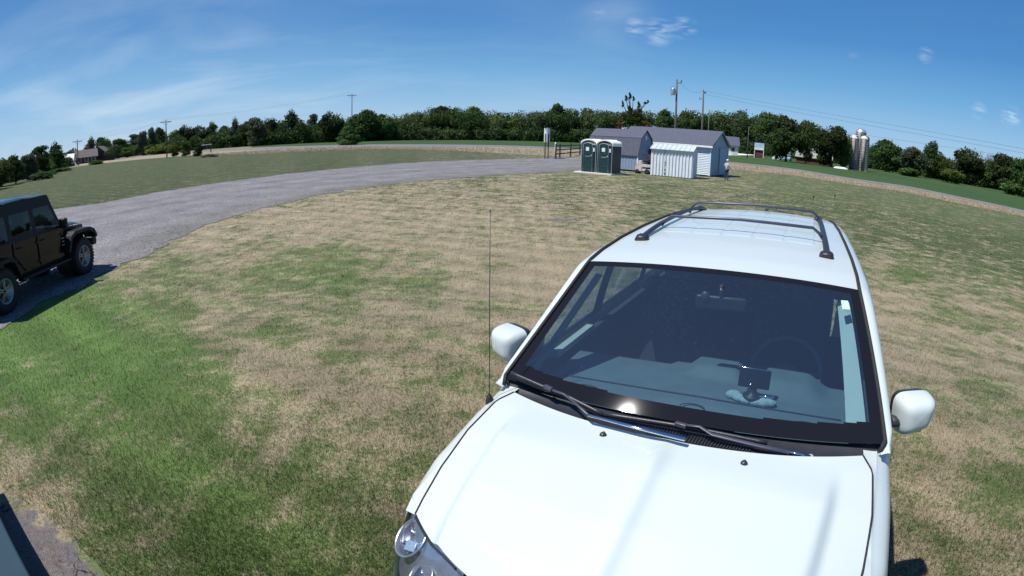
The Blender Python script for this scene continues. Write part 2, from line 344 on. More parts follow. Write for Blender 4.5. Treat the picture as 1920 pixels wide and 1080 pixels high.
def ndry(x,y):
    u,v=nproj(x,y,ngz(x,y));u=np.clip(u,-100,2020);v=np.clip(v,285,1150);out=np.empty(len(u))
    for i in range(0,len(u),20000):
        a=u[i:i+20000,None];b=v[i:i+20000,None];sc=35+.10*np.clip(b-300,0,800)
        d2=((a-DA[:,0])**2+((b-DA[:,1])*1.25)**2)/(sc**2)
        w_=1/(d2+.25)**1.6;r=(w_*DA[:,2]).sum(1)/w_.sum(1)
        for sx,sy,sr,sv in SPOTS: r+=sv*np.exp(-(((a[:,0]-sx)/sr)**2+((b[:,0]-sy)/(sr*.45))**2))
        out[i:i+20000]=r
    return out
_dp=[at(0,900),at(120,985),at(200,1079),at(60,1200),at(-250,1100)]   # bare cracked dirt in the near left corner
_dl=[at(-60,860),at(0,925),at(75,975),at(125,1020),at(190,1085),at(230,1150)]
def ndirt(x,y):                                      # signed: positive on the dirt side of the line
    out=np.full(len(x),-9.);best=np.full(len(x),1e9)
    for p,q in zip(_dl,_dl[1:]):
        ex,ey=q.x-p.x,q.y-p.y;l2=ex*ex+ey*ey;t=np.clip(((x-p.x)*ex+(y-p.y)*ey)/l2,0,1)
        d=np.hypot(x-p.x-t*ex,y-p.y-t*ey);side=np.sign(ex*(y-p.y)-ey*(x-p.x))*-1
        m=d<best;best=np.where(m,d,best);out=np.where(m,d*side,out)
    far=np.hypot(x-_dl[2].x,y-_dl[2].y)>4
    return np.where(far,-1,out)
def inpoly(x,y,P):
    c=np.zeros(len(x),bool);n=len(P)
    for i in range(n):
        a,b=P[i],P[(i+1)%n]
        with np.errstate(divide='ignore',invalid='ignore'): k=((a[1]>y)!=(b[1]>y))&(x<(b[0]-a[0])*(y-a[1])/(b[1]-a[1]+1e-12)+a[0])
        c^=k
    return c
def px(l): return [at(x,y) for x,y in l]
# gravel driveway: comes from behind on the left, runs to the sheds
GA=[Vector((-19,-14,0)),Vector((-21.5,4,0))]+px([(60,402),(180,383),(300,360),(420,342),(600,320),(760,306),(900,300),(1010,297)])+[Vector((9.5,74,0)),Vector((22,80,0)),Vector((30,86,0))]
GB=[Vector((-6.4,-14,0)),Vector((-7.9,2,0)),Vector((-8.25,6.6,0)),Vector((-8.6,8.9,0)),Vector((-8.75,10.1,0))]+px([(290,470),(350,440),(430,408),(560,375),(700,350),(850,335),(1000,325),(1088,319)])+[Vector((9.5,49,0)),Vector((17,52,0)),Vector((26,62,0)),Vector((34,82,0))]
def nmow(x,y):                                       # pale lanes left by the mower, curving round the green corner
    out=np.zeros(len(x))
    for wd,pl in ((.20,[(30,480),(100,560),(190,660),(330,740),(480,810),(640,880),(820,930)]),(.16,[(-40,600),(50,700),(150,790),(290,860),(440,930),(600,1030)]),(.15,[(230,545),(300,620),(420,700),(560,770)])):
        Q=catmull([at(*p) for p in pl],5)
        for p,q in zip(Q,Q[1:]):
            ex,ey=q.x-p.x,q.y-p.y;t=np.clip(((x-p.x)*ex+(y-p.y)*ey)/(ex*ex+ey*ey+1e-9),0,1);out=np.maximum(out,np.exp(-((x-p.x-t*ex)**2+(y-p.y-t*ey)**2)/wd**2))
    far=inpoly(x,y,[(p.x,p.y) for p in GA]+[(30,140),(-400,400),(-400,-60),(-30,-30)]);out[far]=-1.1
    return out
def lawn_mat(nm='lawn',trans=0):
    m=bpy.data.materials.new(nm);m.use_nodes=True;t=m.node_tree;N=t.nodes;L=t.links;b=N['Principled BSDF'];b.inputs['Roughness'].default_value=.8;b.inputs['Specular IOR Level'].default_value=.25
    def A(name):
        n=N.new('ShaderNodeAttribute');n.attribute_name=name;return n.outputs['Fac']
    def Mt(op,a,b_,c=None,cl=False):
        n=N.new('ShaderNodeMath');n.operation=op;n.use_clamp=cl
        for i,v in enumerate((a,b_,c)):
            if v is None: continue
            if isinstance(v,(int,float)): n.inputs[i].default_value=v
            else: L.new(v,n.inputs[i])
        return n.outputs[0]
    def mixc(f,a,b_):
        n=N.new('ShaderNodeMixRGB')
        for i,v in enumerate((f,a,b_)):
            if isinstance(v,tuple): n.inputs[i].default_value=(*v,1)
            elif isinstance(v,float): n.inputs[i].default_value=v
            else: L.new(v,n.inputs[i])
        return n.outputs[0]
    g=N.new('ShaderNodeNewGeometry');s=N.new('ShaderNodeSeparateXYZ');L.new(g.outputs['Position'],s.inputs[0]);c=N.new('ShaderNodeCombineXYZ');L.new(s.outputs[0],c.inputs[0]);L.new(s.outputs[1],c.inputs[1]);P=c.outputs[0]
    def nz(sc,det=4,rough=.55,vec=P,dist=0):
        n=N.new('ShaderNodeTexNoise');n.inputs['Scale'].default_value=sc;n.inputs['Detail'].default_value=det;n.inputs['Roughness'].default_value=rough;n.inputs['Distortion'].default_value=dist;L.new(vec,n.inputs['Vector']);return n.outputs[0]
    dry,dirt,rnd=A('dry'),A('dirt'),A('rnd')
    big=nz(.75,5,.6,dist=.3);mid=nz(3.2,5,.62);fin=nz(26,4,.7);vf=nz(120,2)
    v=Mt('MULTIPLY_ADD',Mt('SUBTRACT',big,.5),1.15,dry);v=Mt('MULTIPLY_ADD',Mt('SUBTRACT',mid,.5),1.7,v);v=Mt('MULTIPLY_ADD',Mt('SUBTRACT',fin,.5),1.25,v);v=Mt('MULTIPLY_ADD',Mt('SUBTRACT',rnd,.5),.55,v)
    r=N.new('ShaderNodeMapRange');r.interpolation_type='SMOOTHSTEP';L.new(v,r.inputs[0]);r.inputs[1].default_value=.24;r.inputs[2].default_value=.80;tt=r.outputs[0]
    lush=mixc(nz(1.7,4),(.072,.135,.030),(.112,.188,.046));dark=mixc(nz(.5,4),(.092,.128,.044),(.138,.175,.062));dark=mixc(1.0,dark,dark) if 0 else dark
    r4=N.new('ShaderNodeMapRange');L.new(dry,r4.inputs[0]);r4.inputs[1].default_value=.16;r4.inputs[2].default_value=.42
    ln=N.new('ShaderNodeVectorMath');ln.operation='LENGTH';L.new(P,ln.inputs[0]);r5=N.new('ShaderNodeMapRange');L.new(ln.outputs['Value'],r5.inputs[0]);r5.inputs[1].default_value=12;r5.inputs[2].default_value=20;lf=Mt('MAXIMUM',r4.outputs[0],r5.outputs[0]);dark=mixc(r5.outputs[0],dark,mixc(nz(.3,4),(.050,.075,.022),(.080,.106,.036)))
    green=mixc(lf,lush,dark);straw=mixc(nz(2.2,4),(.375,.300,.205),(.28,.240,.152))
    col=mixc(tt,green,straw)
    # mowing lanes: bands about 1.1 m wide with ragged edges
    mpn=N.new('ShaderNodeMapping');mpn.inputs['Rotation'].default_value=(0,0,R(-62));L.new(P,mpn.inputs[0]);wv=N.new('ShaderNodeTexWave');L.new(mpn.outputs[0],wv.inputs['Vector']);wv.inputs['Scale'].default_value=.30;wv.inputs['Distortion'].default_value=2.2;wv.inputs['Detail'].default_value=3;wv.inputs['Detail Scale'].default_value=.6
    mp2=N.new('ShaderNodeMapping');mp2.inputs['Rotation'].default_value=(0,0,R(-62));mp2.inputs['Scale'].default_value=(3.2,.16,1);L.new(P,mp2.inputs[0]);st=nz(1.0,4,.6,mp2.outputs[0])
    k=Mt('MULTIPLY_ADD',Mt('SUBTRACT',wv.outputs[0],.5),.20,1.0);k=Mt('MULTIPLY_ADD',Mt('SUBTRACT',st,.5),.75,k)
    k=Mt('MULTIPLY_ADD',A('mow'),.27,k);k=Mt('MULTIPLY_ADD',Mt('SUBTRACT',vf,.5),.55,k);k=Mt('MULTIPLY_ADD',Mt('SUBTRACT',fin,.5),.5,k);k=Mt('MULTIPLY_ADD',Mt('SUBTRACT',rnd,.5),1.05,k)
    h=N.new('ShaderNodeHueSaturation');L.new(k,h.inputs['Value']);L.new(col,h.inputs['Color'])
    # cracked earth
    vo=N.new('ShaderNodeTexVoronoi');vo.feature='DISTANCE_TO_EDGE';vo.inputs['Scale'].default_value=2.2
    wp=N.new('ShaderNodeVectorMath');wp.operation='ADD';nn=N.new('ShaderNodeTexNoise');nn.inputs['Scale'].default_value=7;nn.inputs['Detail'].default_value=4;L.new(P,nn.inputs['Vector']);sc=N.new('ShaderNodeVectorMath');sc.operation='SCALE';L.new(nn.outputs['Color'],sc.inputs[0]);sc.inputs['Scale'].default_value=.28
    L.new(P,wp.inputs[0]);L.new(sc.outputs[0],wp.inputs[1]);L.new(wp.outputs[0],vo.inputs['Vector'])
    ck=Mt('MULTIPLY_ADD',nz(2.3,3),.22,Mt('SUBTRACT',vo.outputs['Distance'],.105));cr=N.new('ShaderNodeMapRange');L.new(ck,cr.inputs[0]);cr.inputs[1].default_value=.004;cr.inputs[2].default_value=.02
    earth=mixc(nz(30,5),(.12,.105,.11),(.20,.18,.175));earth=mixc(Mt('MULTIPLY',Mt('GREATER_THAN',nz(14,3),.60),.5),earth,(.26,.21,.15));earth=mixc(cr.outputs[0],(.03,.025,.03),earth)
    dv=Mt('MULTIPLY_ADD',Mt('SUBTRACT',nz(6,4),.5),1.2,dirt);rd=N.new('ShaderNodeMapRange');rd.interpolation_type='SMOOTHSTEP';L.new(dv,rd.inputs[0]);rd.inputs[1].default_value=.40;rd.inputs[2].default_value=.62
    out=mixc(rd.outputs[0],h.outputs[0],earth);L.new(out,b.inputs['Base Color'])
    bp=N.new('ShaderNodeBump');bp.inputs['Strength'].default_value=.8;bp.inputs['Distance'].default_value=.03;L.new(Mt('ADD',fin,vf),bp.inputs['Height']);L.new(bp.outputs[0],b.inputs['Normal'])
    if trans:
        tl=N.new('ShaderNodeBsdfTranslucent');L.new(out,tl.inputs[0]);ms=N.new('ShaderNodeMixShader');ms.inputs[0].default_value=trans;L.new(b.outputs[0],ms.inputs[1]);L.new(tl.outputs[0],ms.inputs[2]);L.new(ms.outputs[0],N['Material Output'].inputs[0])
    return m
M['lawn']=lawn_mat();M['blades']=lawn_mat('grass_blades',.42)
def fattr(me,name,arr,dom='POINT'):
    a=me.attributes.new(name,'FLOAT',dom);a.data.foreach_set('value',np.asarray(arr,np.float32))
n=250
t_=np.linspace(-1,1,2*n+1);ax=np.sinh(t_*8.3)/np.sinh(8.3)*1500
X,Y=np.meshgrid(ax,ax,indexing='ij');X=X.ravel();Y=Y.ravel();Z=ngz(X,Y)
W=2*n+1;i,j=np.meshgrid(np.arange(W-1),np.arange(W-1),indexing='ij');a=(i*W+j).ravel();F=np.stack([a,a+W,a+W+1,a+1],1)
me=bpy.data.meshes.new('lawn_ground');me.from_pydata(np.stack([X,Y,Z],1).tolist(),[],F.tolist());me.polygons.foreach_set('use_smooth',[True]*len(F))
dd=ndry(X,Y);db=np.clip(.5+ndirt(X,Y)*2.2,0,1);dsp=np.exp(-(((X-at(1052,412).x)/.85)**2+((Y-at(1052,412).y)/.55)**2))*.75
fattr(me,'dry',dd);fattr(me,'dirt',np.maximum(db,dsp));fattr(me,'rnd',np.full(len(X),.5));fattr(me,'mow',nmow(X,Y))
tag(link('lawn_ground',me,None,[M['lawn']]),kind='structure')

def sheetmat(name,c1,c2,sc,fine=None,bump=.5,rough=.9,stretch=None,stones=False):
    m=bpy.data.materials.new(name);m.use_nodes=True;t=m.node_tree;N=t.nodes;L=t.links;b=N['Principled BSDF'];b.inputs['Roughness'].default_value=rough;b.inputs['Specular IOR Level'].default_value=.2
    g=N.new('ShaderNodeNewGeometry');src=g.outputs['Position']
    if stretch:
        mpn=N.new('ShaderNodeMapping');L.new(src,mpn.inputs[0]);mpn.inputs['Rotation'].default_value=(0,0,stretch[0]);mpn.inputs['Scale'].default_value=stretch[1];src=mpn.outputs[0]
    n1=N.new('ShaderNodeTexNoise');n1.inputs['Scale'].default_value=sc;n1.inputs['Detail'].default_value=8;n1.inputs['Roughness'].default_value=.65;L.new(src,n1.inputs['Vector'])
    r=N.new('ShaderNodeMapRange');L.new(n1.outputs[0],r.inputs[0]);r.inputs[1].default_value=.3;r.inputs[2].default_value=.7
    mx=N.new('ShaderNodeMixRGB');mx.inputs[1].default_value=(*c1,1);mx.inputs[2].default_value=(*c2,1);L.new(r.outputs[0],mx.inputs[0]);out=mx.outputs[0]
    if fine:
        n2=N.new('ShaderNodeTexVoronoi' if stones else 'ShaderNodeTexNoise');n2.inputs['Scale'].default_value=fine;L.new(g.outputs['Position'],n2.inputs['Vector'])
        fo=n2.outputs['Color'] if stones else n2.outputs[0]
        if stones:
            sp=N.new('ShaderNodeSeparateXYZ');L.new(fo,sp.inputs[0]);fo=sp.outputs[0]
        r2=N.new('ShaderNodeMapRange');L.new(fo,r2.inputs[0]);r2.inputs[1].default_value=.15;r2.inputs[2].default_value=.85;r2.inputs[3].default_value=.62;r2.inputs[4].default_value=1.34
        h=N.new('ShaderNodeHueSaturation');L.new(r2.outputs[0],h.inputs['Value']);L.new(out,h.inputs['Color']);out=h.outputs[0]
        bp=N.new('ShaderNodeBump');bp.inputs['Strength'].default_value=bump;bp.inputs['Distance'].default_value=.03;L.new(fo,bp.inputs['Height']);L.new(bp.outputs[0],b.inputs['Normal'])
    L.new(out,b.inputs['Base Color']);return m
M['gravel']=sheetmat('pale_gravel',(.135,.130,.138),(.235,.227,.238),.55,24,.7,stones=True)
M['asphalt']=sheetmat('grey_asphalt_road',(.13,.135,.15),(.18,.185,.20),.5,9,.2)
M['crop']=sheetmat('young_green_crop',(.028,.060,.016),(.046,.086,.022),.05,1.2,.8,stretch=(R(35),(1,.25,1)))
M['verge']=sheetmat('dry_tan_verge',(.30,.235,.175),(.22,.20,.13),.25,2.6,.8)
M['shoulder']=sheetmat('grassy_shoulder',(.13,.15,.075),(.20,.19,.11),.3,3,.8)
M['lime']=sheetmat('white_limestone_drive',(.62,.60,.56),(.70,.68,.65),.5,6,.3)
t=M['gravel'].node_tree;b=t.nodes['Principled BSDF'];src=b.inputs['Base Color'].links[0].from_socket     # two pairs of worn wheel tracks
a_=t.nodes.new('ShaderNodeAttribute');a_.attribute_name='across';nz_=t.nodes.new('ShaderNodeTexNoise');nz_.inputs['Scale'].default_value=.35;nz_.inputs['Detail'].default_value=5;gg=t.nodes.new('ShaderNodeNewGeometry');t.links.new(gg.outputs['Position'],nz_.inputs['Vector'])
ad_=t.nodes.new('ShaderNodeMath');ad_.operation='MULTIPLY_ADD';t.links.new(nz_.outputs[0],ad_.inputs[0]);ad_.inputs[1].default_value=.12;t.links.new(a_.outputs['Fac'],ad_.inputs[2])
cr_=t.nodes.new('ShaderNodeValToRGB');t.links.new(ad_.outputs[0],cr_.inputs[0]);E_=cr_.color_ramp.elements;E_[0].color=(.86,.86,.82,1);E_[1].color=(.84,.83,.78,1)
for p_,v_ in ((.10,1.0),(.30,1.0),(.36,.84),(.42,1.04),(.52,1.04),(.57,.82),(.63,1.0),(.72,1.02),(.78,.90),(.86,1.0)):
    q_=E_.new(p_);q_.color=(v_,v_,v_,1)
mm_=t.nodes.new('ShaderNodeMixRGB');mm_.blend_type='MULTIPLY';mm_.inputs[0].default_value=1;t.links.new(src,mm_.inputs[1]);t.links.new(cr_.outputs[0],mm_.inputs[2]);t.links.new(mm_.outputs[0],b.inputs['Base Color'])
def resample(pts,step):
    out=[]
    for a,b in zip(pts,pts[1:]):
        m=max(1,int((b-a).length/step))
        for k in range(m): out.append(a.lerp(b,k/m))
    out.append(pts[-1]);return out
def strip(name,A,B,zoff,m,kind='structure',step=1.0,jit=0,k=40,parts=8):
    A=catmull(A,6);B=catmull(B,6)
    def even(P,n):
        d=[0]
        for a,b in zip(P,P[1:]): d.append(d[-1]+(b-a).length)
        out=[];q=0
        for i in range(n+1):
            s=d[-1]*i/n
            while q<len(P)-2 and d[q+1]<s: q+=1
            out.append(P[q].lerp(P[q+1],min(1,(s-d[q])/max(1e-6,d[q+1]-d[q]))))
        return out
    A=even(A,k);B=even(B,k);mb=MB();V=[]
    for i in range(k+1):
        row=[]
        for q in range(parts+1):
            p=A[i].lerp(B[i],q/parts)
            if jit and q in (0,parts):
                j=(noise.noise(Vector((p.x*.9,p.y*.9,3)))*1.6+noise.noise(Vector((p.x*3.1,p.y*3.1,9)))*.8)*jit
                d=(B[i]-A[i]).normalized();p=p+d*j
            row.append(mb.b.verts.new((p.x,p.y,gz(p.x,p.y)+zoff)))
        V.append(row)
    for i in range(k):
        for q in range(parts):
            f=mb.b.faces.new([V[i][q],V[i+1][q],V[i+1][q+1],V[i][q+1]]);f.smooth=True
    o=mb.build(name,m);
    for f in o.data.polygons:
        if f.normal.z<0: f.flip()
    fattr(o.data,'across',[q/parts for i in range(k+1) for q in range(parts+1)])
    tag(o,kind=kind);return A,B
strip('gravel_driveway',GA,GB,.012,'gravel',jit=.26,k=420,parts=14)
# the road beyond, its dry verge and the crop fields
NEAR=[(-200,380),(-60,352),(60,323.5),(140,309),(300,289.6),(480,281),(650,275.5),(800,275),(1000,277.5),(1200,290),(1375,307),(1440,313.5),(1500,321),(1600,338),(1700,352.5),(1800,373),(1920,399),(2100,452),(2300,540)]
FAR=[(-200,376),(-60,348),(60,322),(140,307.5),(300,288),(480,277.5),(650,271.5),(800,271),(1000,274.5),(1200,287),(1375,304.3),(1440,311),(1500,318.5),(1600,335),(1700,349.3),(1800,369.5),(1920,395),(2100,444),(2300,530)]
TAN=[(-200,381),(-60,353.5),(60,328),(140,313),(300,296),(480,288),(650,281),(800,281),(960,289),(1200,304),(1375,318),(1440,324),(1500,331),(1600,347),(1700,361),(1800,382.5),(1920,407),(2100,470),(2300,570)]
TREE=[(-200,374),(-60,346),(60,320),(140,305),(300,284),(480,270),(560,266),(700,264),(800,262.5),(1000,264),(1200,270),(1375,281),(1500,296),(1700,324),(1800,343),(1920,366),(2100,415),(2300,490)]
strip('dry_verge',px(NEAR),px(TAN),.02,'verge',jit=.5,k=220,parts=6)
strip('road',px(NEAR),px(FAR),.035,'asphalt',k=200,parts=3)
strip('crop_field',px([(470,277)]+FAR[6:]),px([(475,271)]+TREE[6:]),.02,'crop',k=160,parts=12)
strip('road_shoulder',px(FAR[:6]+[(560,274)]),px(TREE[:5]+[(470,272)]),.018,'shoulder',k=60,parts=4)
strip('farm_driveway',[at(1355,291.5),at(1400,291.2),at(1431,290.5)],[at(1355,287.8),at(1400,287.6),at(1431,289)],.05,'lime',k=12,parts=3)

# grass blades on the near lawn (nobody could count them)
def blades(name,u,v,hgt,wid,lean,seed,matn,maxd=40,avoid=True,label=None):
    q=np.hypot(u-960,540-v);t=q/FPX;s=np.sin(t)/q
    D=np.outer((u-960)*s,np.array(_r2))+np.outer((540-v)*s,np.array(_u2))+np.outer(np.cos(t),np.array(_f))
    z=np.zeros(len(u));ok=D[:,2]<-.02;D=D[ok];z=z[ok]
    for _ in range(14):
        k=(z-CAMZ)/D[:,2];x=k*D[:,0];y=k*D[:,1];z=.5*z+.5*ngz(x,y)
    d=np.hypot(x,y);ok=d<maxd
    x,y,z,d=x[ok],y[ok],ngz(x,y)[ok],d[ok]
    if avoid:
        g=inpoly(x,y,[(p.x,p.y) for p in GA]+[(p.x,p.y) for p in GB][::-1])
        dv=ndirt(x,y);bare=(dv>-.05)&(rng.random(len(x))<.93)
        cx,cy=SUVLOC[0],SUVLOC[1];c_,s_=math.cos(SUVYAW),math.sin(SUVYAW);lx=(x-cx)*c_+(y-cy)*s_;ly=-(x-cx)*s_+(y-cy)*c_
        inside=(abs(lx)<.55)&(ly>-.8)&(ly<2.9)
        ok=~(g|bare|inside);x,y,z,d=x[ok],y[ok],z[ok],d[ok]
    n=len(x);dr=ndry(x,y)
    h=np.maximum(hgt*(1.25-.6*np.clip(dr,0,1)),.0019*d)*rng.uniform(.6,1.35,n);wd=np.maximum(wid,.00085*d)*rng.uniform(.7,1.3,n)
    a=rng.uniform(0,2*np.pi,n);la=rng.uniform(0,2*np.pi,n);le=lean*rng.uniform(.2,1.3,n)
    V=np.empty((n,3,3));ca,sa=np.cos(a)*wd/2,np.sin(a)*wd/2
    V[:,0]=np.stack([x-ca,y-sa,z-.003],1);V[:,1]=np.stack([x+ca,y+sa,z-.003],1);V[:,2]=np.stack([x+np.cos(la)*h*le,y+np.sin(la)*h*le,z+h],1)
    me=bpy.data.meshes.new(name);me.vertices.add(3*n);me.vertices.foreach_set('co',V.ravel());me.loops.add(3*n);me.loops.foreach_set('vertex_index',np.arange(3*n,dtype=np.int32));me.polygons.add(n);me.polygons.foreach_set('loop_start',np.arange(0,3*n,3,dtype=np.int32));me.update()
    fattr(me,'dry',np.repeat(dr,3));fattr(me,'rnd',np.repeat(rng.random(n),3));fattr(me,'dirt',np.zeros(3*n));fattr(me,'mow',np.repeat(nmow(x,y),3))
    o=link(name,me,None,[M[matn]]);return o
SUVLOC=(.726,1.957,.45);SUVYAW=-.511
_n=490000;_u0=rng.uniform(-380,2180,_n);_v0=305+ (1230-305)*rng.random(_n)**.92
tag(blades('lawn_grass',_u0,_v0,.030,.0042,.95,1,'blades',maxd=34),'short mown lawn grass with straw coloured dry patches','grass',kind='stuff')
# clumps of tall dry grass along the ditch
_n=26000;_u1=rng.uniform(350,1920,_n);_b=np.interp(_u1,[p[0] for p in NEAR],[p[1] for p in NEAR]);_t=np.interp(_u1,[p[0] for p in TAN],[p[1] for p in TAN]);_v1=_b+(_t-_b)*rng.random(_n)**.8*.95+.5
M['tan_grass']=mat('tan_dry_grass',(.33,.26,.175),.9,var=.2,vscale=.6)
tag(blades('verge_grass',_u1,_v1,.13,.03,.5,2,'tan_grass',maxd=200,avoid=False),'tall dry tan and pinkish grass in the ditch before the road','dry grass',kind='stuff')

# ================================================================== SUV
suv=thing('parked_suv','white sport utility vehicle filling the near right, with black roof rack and whip antenna','car',SUVLOC,0)
suv.rotation_euler=(0,-.040,SUVYAW)
_SM=Matrix.Translation(SUVLOC)@suv.rotation_euler.to_matrix().to_4x4();_SI=_SM.inverted()
def carray(x,y):
    o=_SI@Vector((0,0,CAMZ));d=_SI.to_3x3()@ray(x,y);return o,d
def carz(x,y,z):
    o,d=carray(x,y);k=(z-o.z)/d.z;return o+d*k
# --- surfaces
HE=[(0,.735,-.055,1.060),(.08,.772,-.145,1.048),(.30,.772,-.37,1.010),(.60,.757,-.58,.950),(.82,.742,-.72,.893),(1,.730,-.785,.868)]
HC=[(0,-.232,1.083),(.3,-.47,1.055),(.6,-.72,1.000),(.85,-.94,.920),(1,-1.035,.84)]
def crease(x,y):                                    # raised centre panel between two soft creases
    a=.66+.10*(y+.25);return (.028*smooth((a-abs(x))/.05)+.018*math.exp(-(abs(x)/.035)**2))*smooth((-y-.16)/.3)
def hood(u,v):
    u=2*u-1;lat,ye,ze=interp(HE,v);yc,zc=interp(HC,v);k=1-abs(u)**2.2;x=u*lat
    y=lerp(ye,yc,k);z=lerp(ze,zc,1-abs(u)**2.6);return Vector((x,y,z+crease(x,y)))
mb=MB();mb.grid(hood,110,50)
for f in list(mb.b.faces): pass
mb.build('hood','paint',suv)
def hoodz(x,y):                                     # height of the hood under x,y
    best=None
    for i in range(25):
        for j in range(25):
            p=hood(i/24,j/24);d=(p.x-x)**2+(p.y-y)**2
            if best is None or d<best[0]: best=(d,p.z)
    return best[1]
def hplane(x,y,off=.0):                             # where a ray meets the windshield
    o,d=carray(x,y);A=Vector((0,-.05,1.085));B=Vector((0,.62,1.555));n=(B-A).cross(Vector((1,0,0))).normalized()
    if n.z<0: n=-n
    A=A+n*(off-.015*0);k=(A-o).dot(n)/d.dot(n);p=o+d*k;return p
# --- windshield
def wsb(s): k=1-abs(s)**2.4;return Vector((.822*s,.01-.075*k,1.088-.008*k))
def wst(s): k=1-abs(s)**2.2;return Vector((.672*s,.635-.035*k,1.525+.030*k))
def ws(u,v):
    s=2*u-1;a=wsb(s);b=wst(s);p=a.lerp(b,v);bul=.030*math.sin(math.pi*min(1,v))*(1-abs(s)**3)
    return p+Vector((0,-.58,.81))*bul
def wsmi(u,v):
    s=abs(2*u-1);return 1 if (s>.935 or v<.085+.05*(s**4) or v>.955) else 0
mb=MB();mb.grid(ws,90,110,mif=wsmi);mb.build('windshield',['glass','frit'],suv)
# cowl between hood and glass
def cowl(u,v):
    s=2*u-1;h=hood(.5+.5*s*.985,0)+Vector((0,.008,-.016));g=wsb(s)+Vector((0,.02,-.012));p=h.lerp(g,v);p.z-=.018*math.sin(math.pi*v);return p
mb=MB();mb.grid(cowl,40,6)
for k in range(34):                                 # air intake slots
    x=-.10+k*.012;a=cowl(.5+x/1.5,.3);b=cowl(.5+x/1.5,.75);mb.tube([a+Vector((0,0,.004)),b+Vector((0,0,.004))],.0018,4)
mb.build('cowl_panel','black_plastic',suv)
# --- roof
IN=[(.635,.672,1.525),(.80,.668,1.553),(1.1,.655,1.583),(1.5,.638,1.603),(2.0,.622,1.610),(2.5,.602,1.602),(2.9,.58,1.575),(3.02,.56,1.548)]
def roof(u,v):
    s=2*u-1;y=.635+(3.02-.635)*v;x,z=interp(IN,y);k=1-abs(s)**2.2
    y2=y-.035*k*(1-v)+.05*k*v;return Vector((x*s,y2,z+.030*k))
mb=MB();mb.grid(roof,40,40)
mb.build('roof','paint',suv)
def roofat(x,y):
    v=(y-.635)/(3.02-.635);return roof(.5+.5*x/interp(IN,y)[0],v)
for i in range(5):                                  # stamped panels of the roof
    x0=-.455+i*.185;x1=x0+.165
    mb=MB()
    def rp(u,v,x0=x0,x1=x1,i=i):
        st=1.27-.012*(i%2);e=min(u,1-u,.999)*(x1-x0);f=min(v,1-v)*1.5
        p=roofat(lerp(x0,x1,u),lerp(st,2.78,v));p.z+=.0032*min(1,e/.006)*min(1,f/.02)-.0008;return p
    us=[0,.04,.5,.96,1];vs=[0,.014]+[k/10 for k in range(1,10)]+[.986,1]
    V=[[mb.b.verts.new(rp(a,b)) for b in vs] for a in us]
    for a in range(len(us)-1):
        for b in range(len(vs)-1): mb.b.faces.new([V[a][b],V[a+1][b],V[a+1][b+1],V[a][b+1]])
    mb.build('roof_rib','paint',suv)
# --- pillars and cant rails, white outside the black seal
OUT=[(-.02,.845,1.050),(.10,.852,1.085),(.30,.815,1.225),(.62,.752,1.448),(.80,.738,1.487),(1.1,.722,1.515),(1.5,.71,1.53),(2.0,.70,1.535),(2.5,.682,1.525),(2.9,.655,1.495),(3.05,.62,1.46)]
def inner(y):
    if y<.635:
        t=(y-.035)/.6;p=wsb(1).lerp(wst(1),t) if t>0 else wsb(1)+Vector((-.02+.0*t,y-.035,-.02));return p
    x,z=interp(IN,y);return Vector((x,y,z))
for s in (-1,1):
    def cr_(u,v):
        y=-.02+(3.03)*v;a=inner(y);x,z=interp(OUT,y);b=Vector((x,y+ .03*0,z));p=a.lerp(b,u);n=Vector((.6,-.1,.7));p=p+n*(.022*math.sin(math.pi*u));p+=Vector((.007,0,0));return Vector((p.x*s,p.y,p.z))
    mb=MB();mb.grid(cr_,8,60);mb.build('roof_pillar','paint',suv)
    mb=MB();pts=[]
    for k in range(70):
        y=-.0+3.0*k/69;p=inner(y);pts.append(Vector(((p.x+.004)*s,p.y,p.z+.004)))
    mb.tube(pts,.0095,6);mb.build('seal_strip','rubber',suv)
# --- sides
ST=[# y, top x,z, shoulder x,z, wide x,z, low x,z, rocker x,z
(-.86,.815,.62,.822,.58,.83,.50,.825,.38,.78,.24),
(-.765,.848,.70,.852,.66,.858,.58,.85,.40,.81,.22),
(-.70,.806,.880,.842,.82,.868,.70,.865,.42,.83,.20),
(-.50,.782,.968,.856,.905,.892,.74,.885,.42,.85,.20),
(-.20,.790,1.030,.866,.960,.897,.76,.885,.42,.85,.20),
(.02,.800,1.055,.872,.985,.897,.77,.885,.42,.85,.20),
(.12,.858,1.075,.882,1.00,.897,.77,.885,.42,.85,.20),
(.60,.866,1.075,.884,1.01,.897,.77,.885,.42,.85,.20),
(2.2,.860,1.095,.880,1.02,.895,.78,.885,.42,.85,.20),
(2.9,.835,1.10,.860,1.03,.880,.80,.875,.45,.84,.24),
(3.25,.760,1.08,.80,1.02,.83,.80,.83,.48,.79,.30),
(3.38,.66,1.04,.70,.98,.74,.80,.74,.50,.70,.34)]
WY=(-.28,2.44);WZ=.345
def side(s):
    def fn(u,v):
        y=-.86+4.24*u;r=interp(ST,y);P=[(r[0],r[1]),(r[2],r[3]),(r[4],r[5]),(r[6],r[7]),(r[8],r[9])];q=v*4;i=min(3,int(q));t=q-i
        p0=P[max(i-1,0)];p1=P[i];p2=P[i+1];p3=P[min(i+2,4)]
        f=lambda k:.5*((2*p1[k])+(p2[k]-p0[k])*t+(2*p0[k]-5*p1[k]+4*p2[k]-p3[k])*t*t+(3*p1[k]-p0[k]-3*p2[k]+p3[k])*t**3)
        x=f(0);z=f(1);x+=.012*smooth(1-abs(z-.80)/.05)*smooth(y/.3);return Vector((x*s,y,z))
    return fn
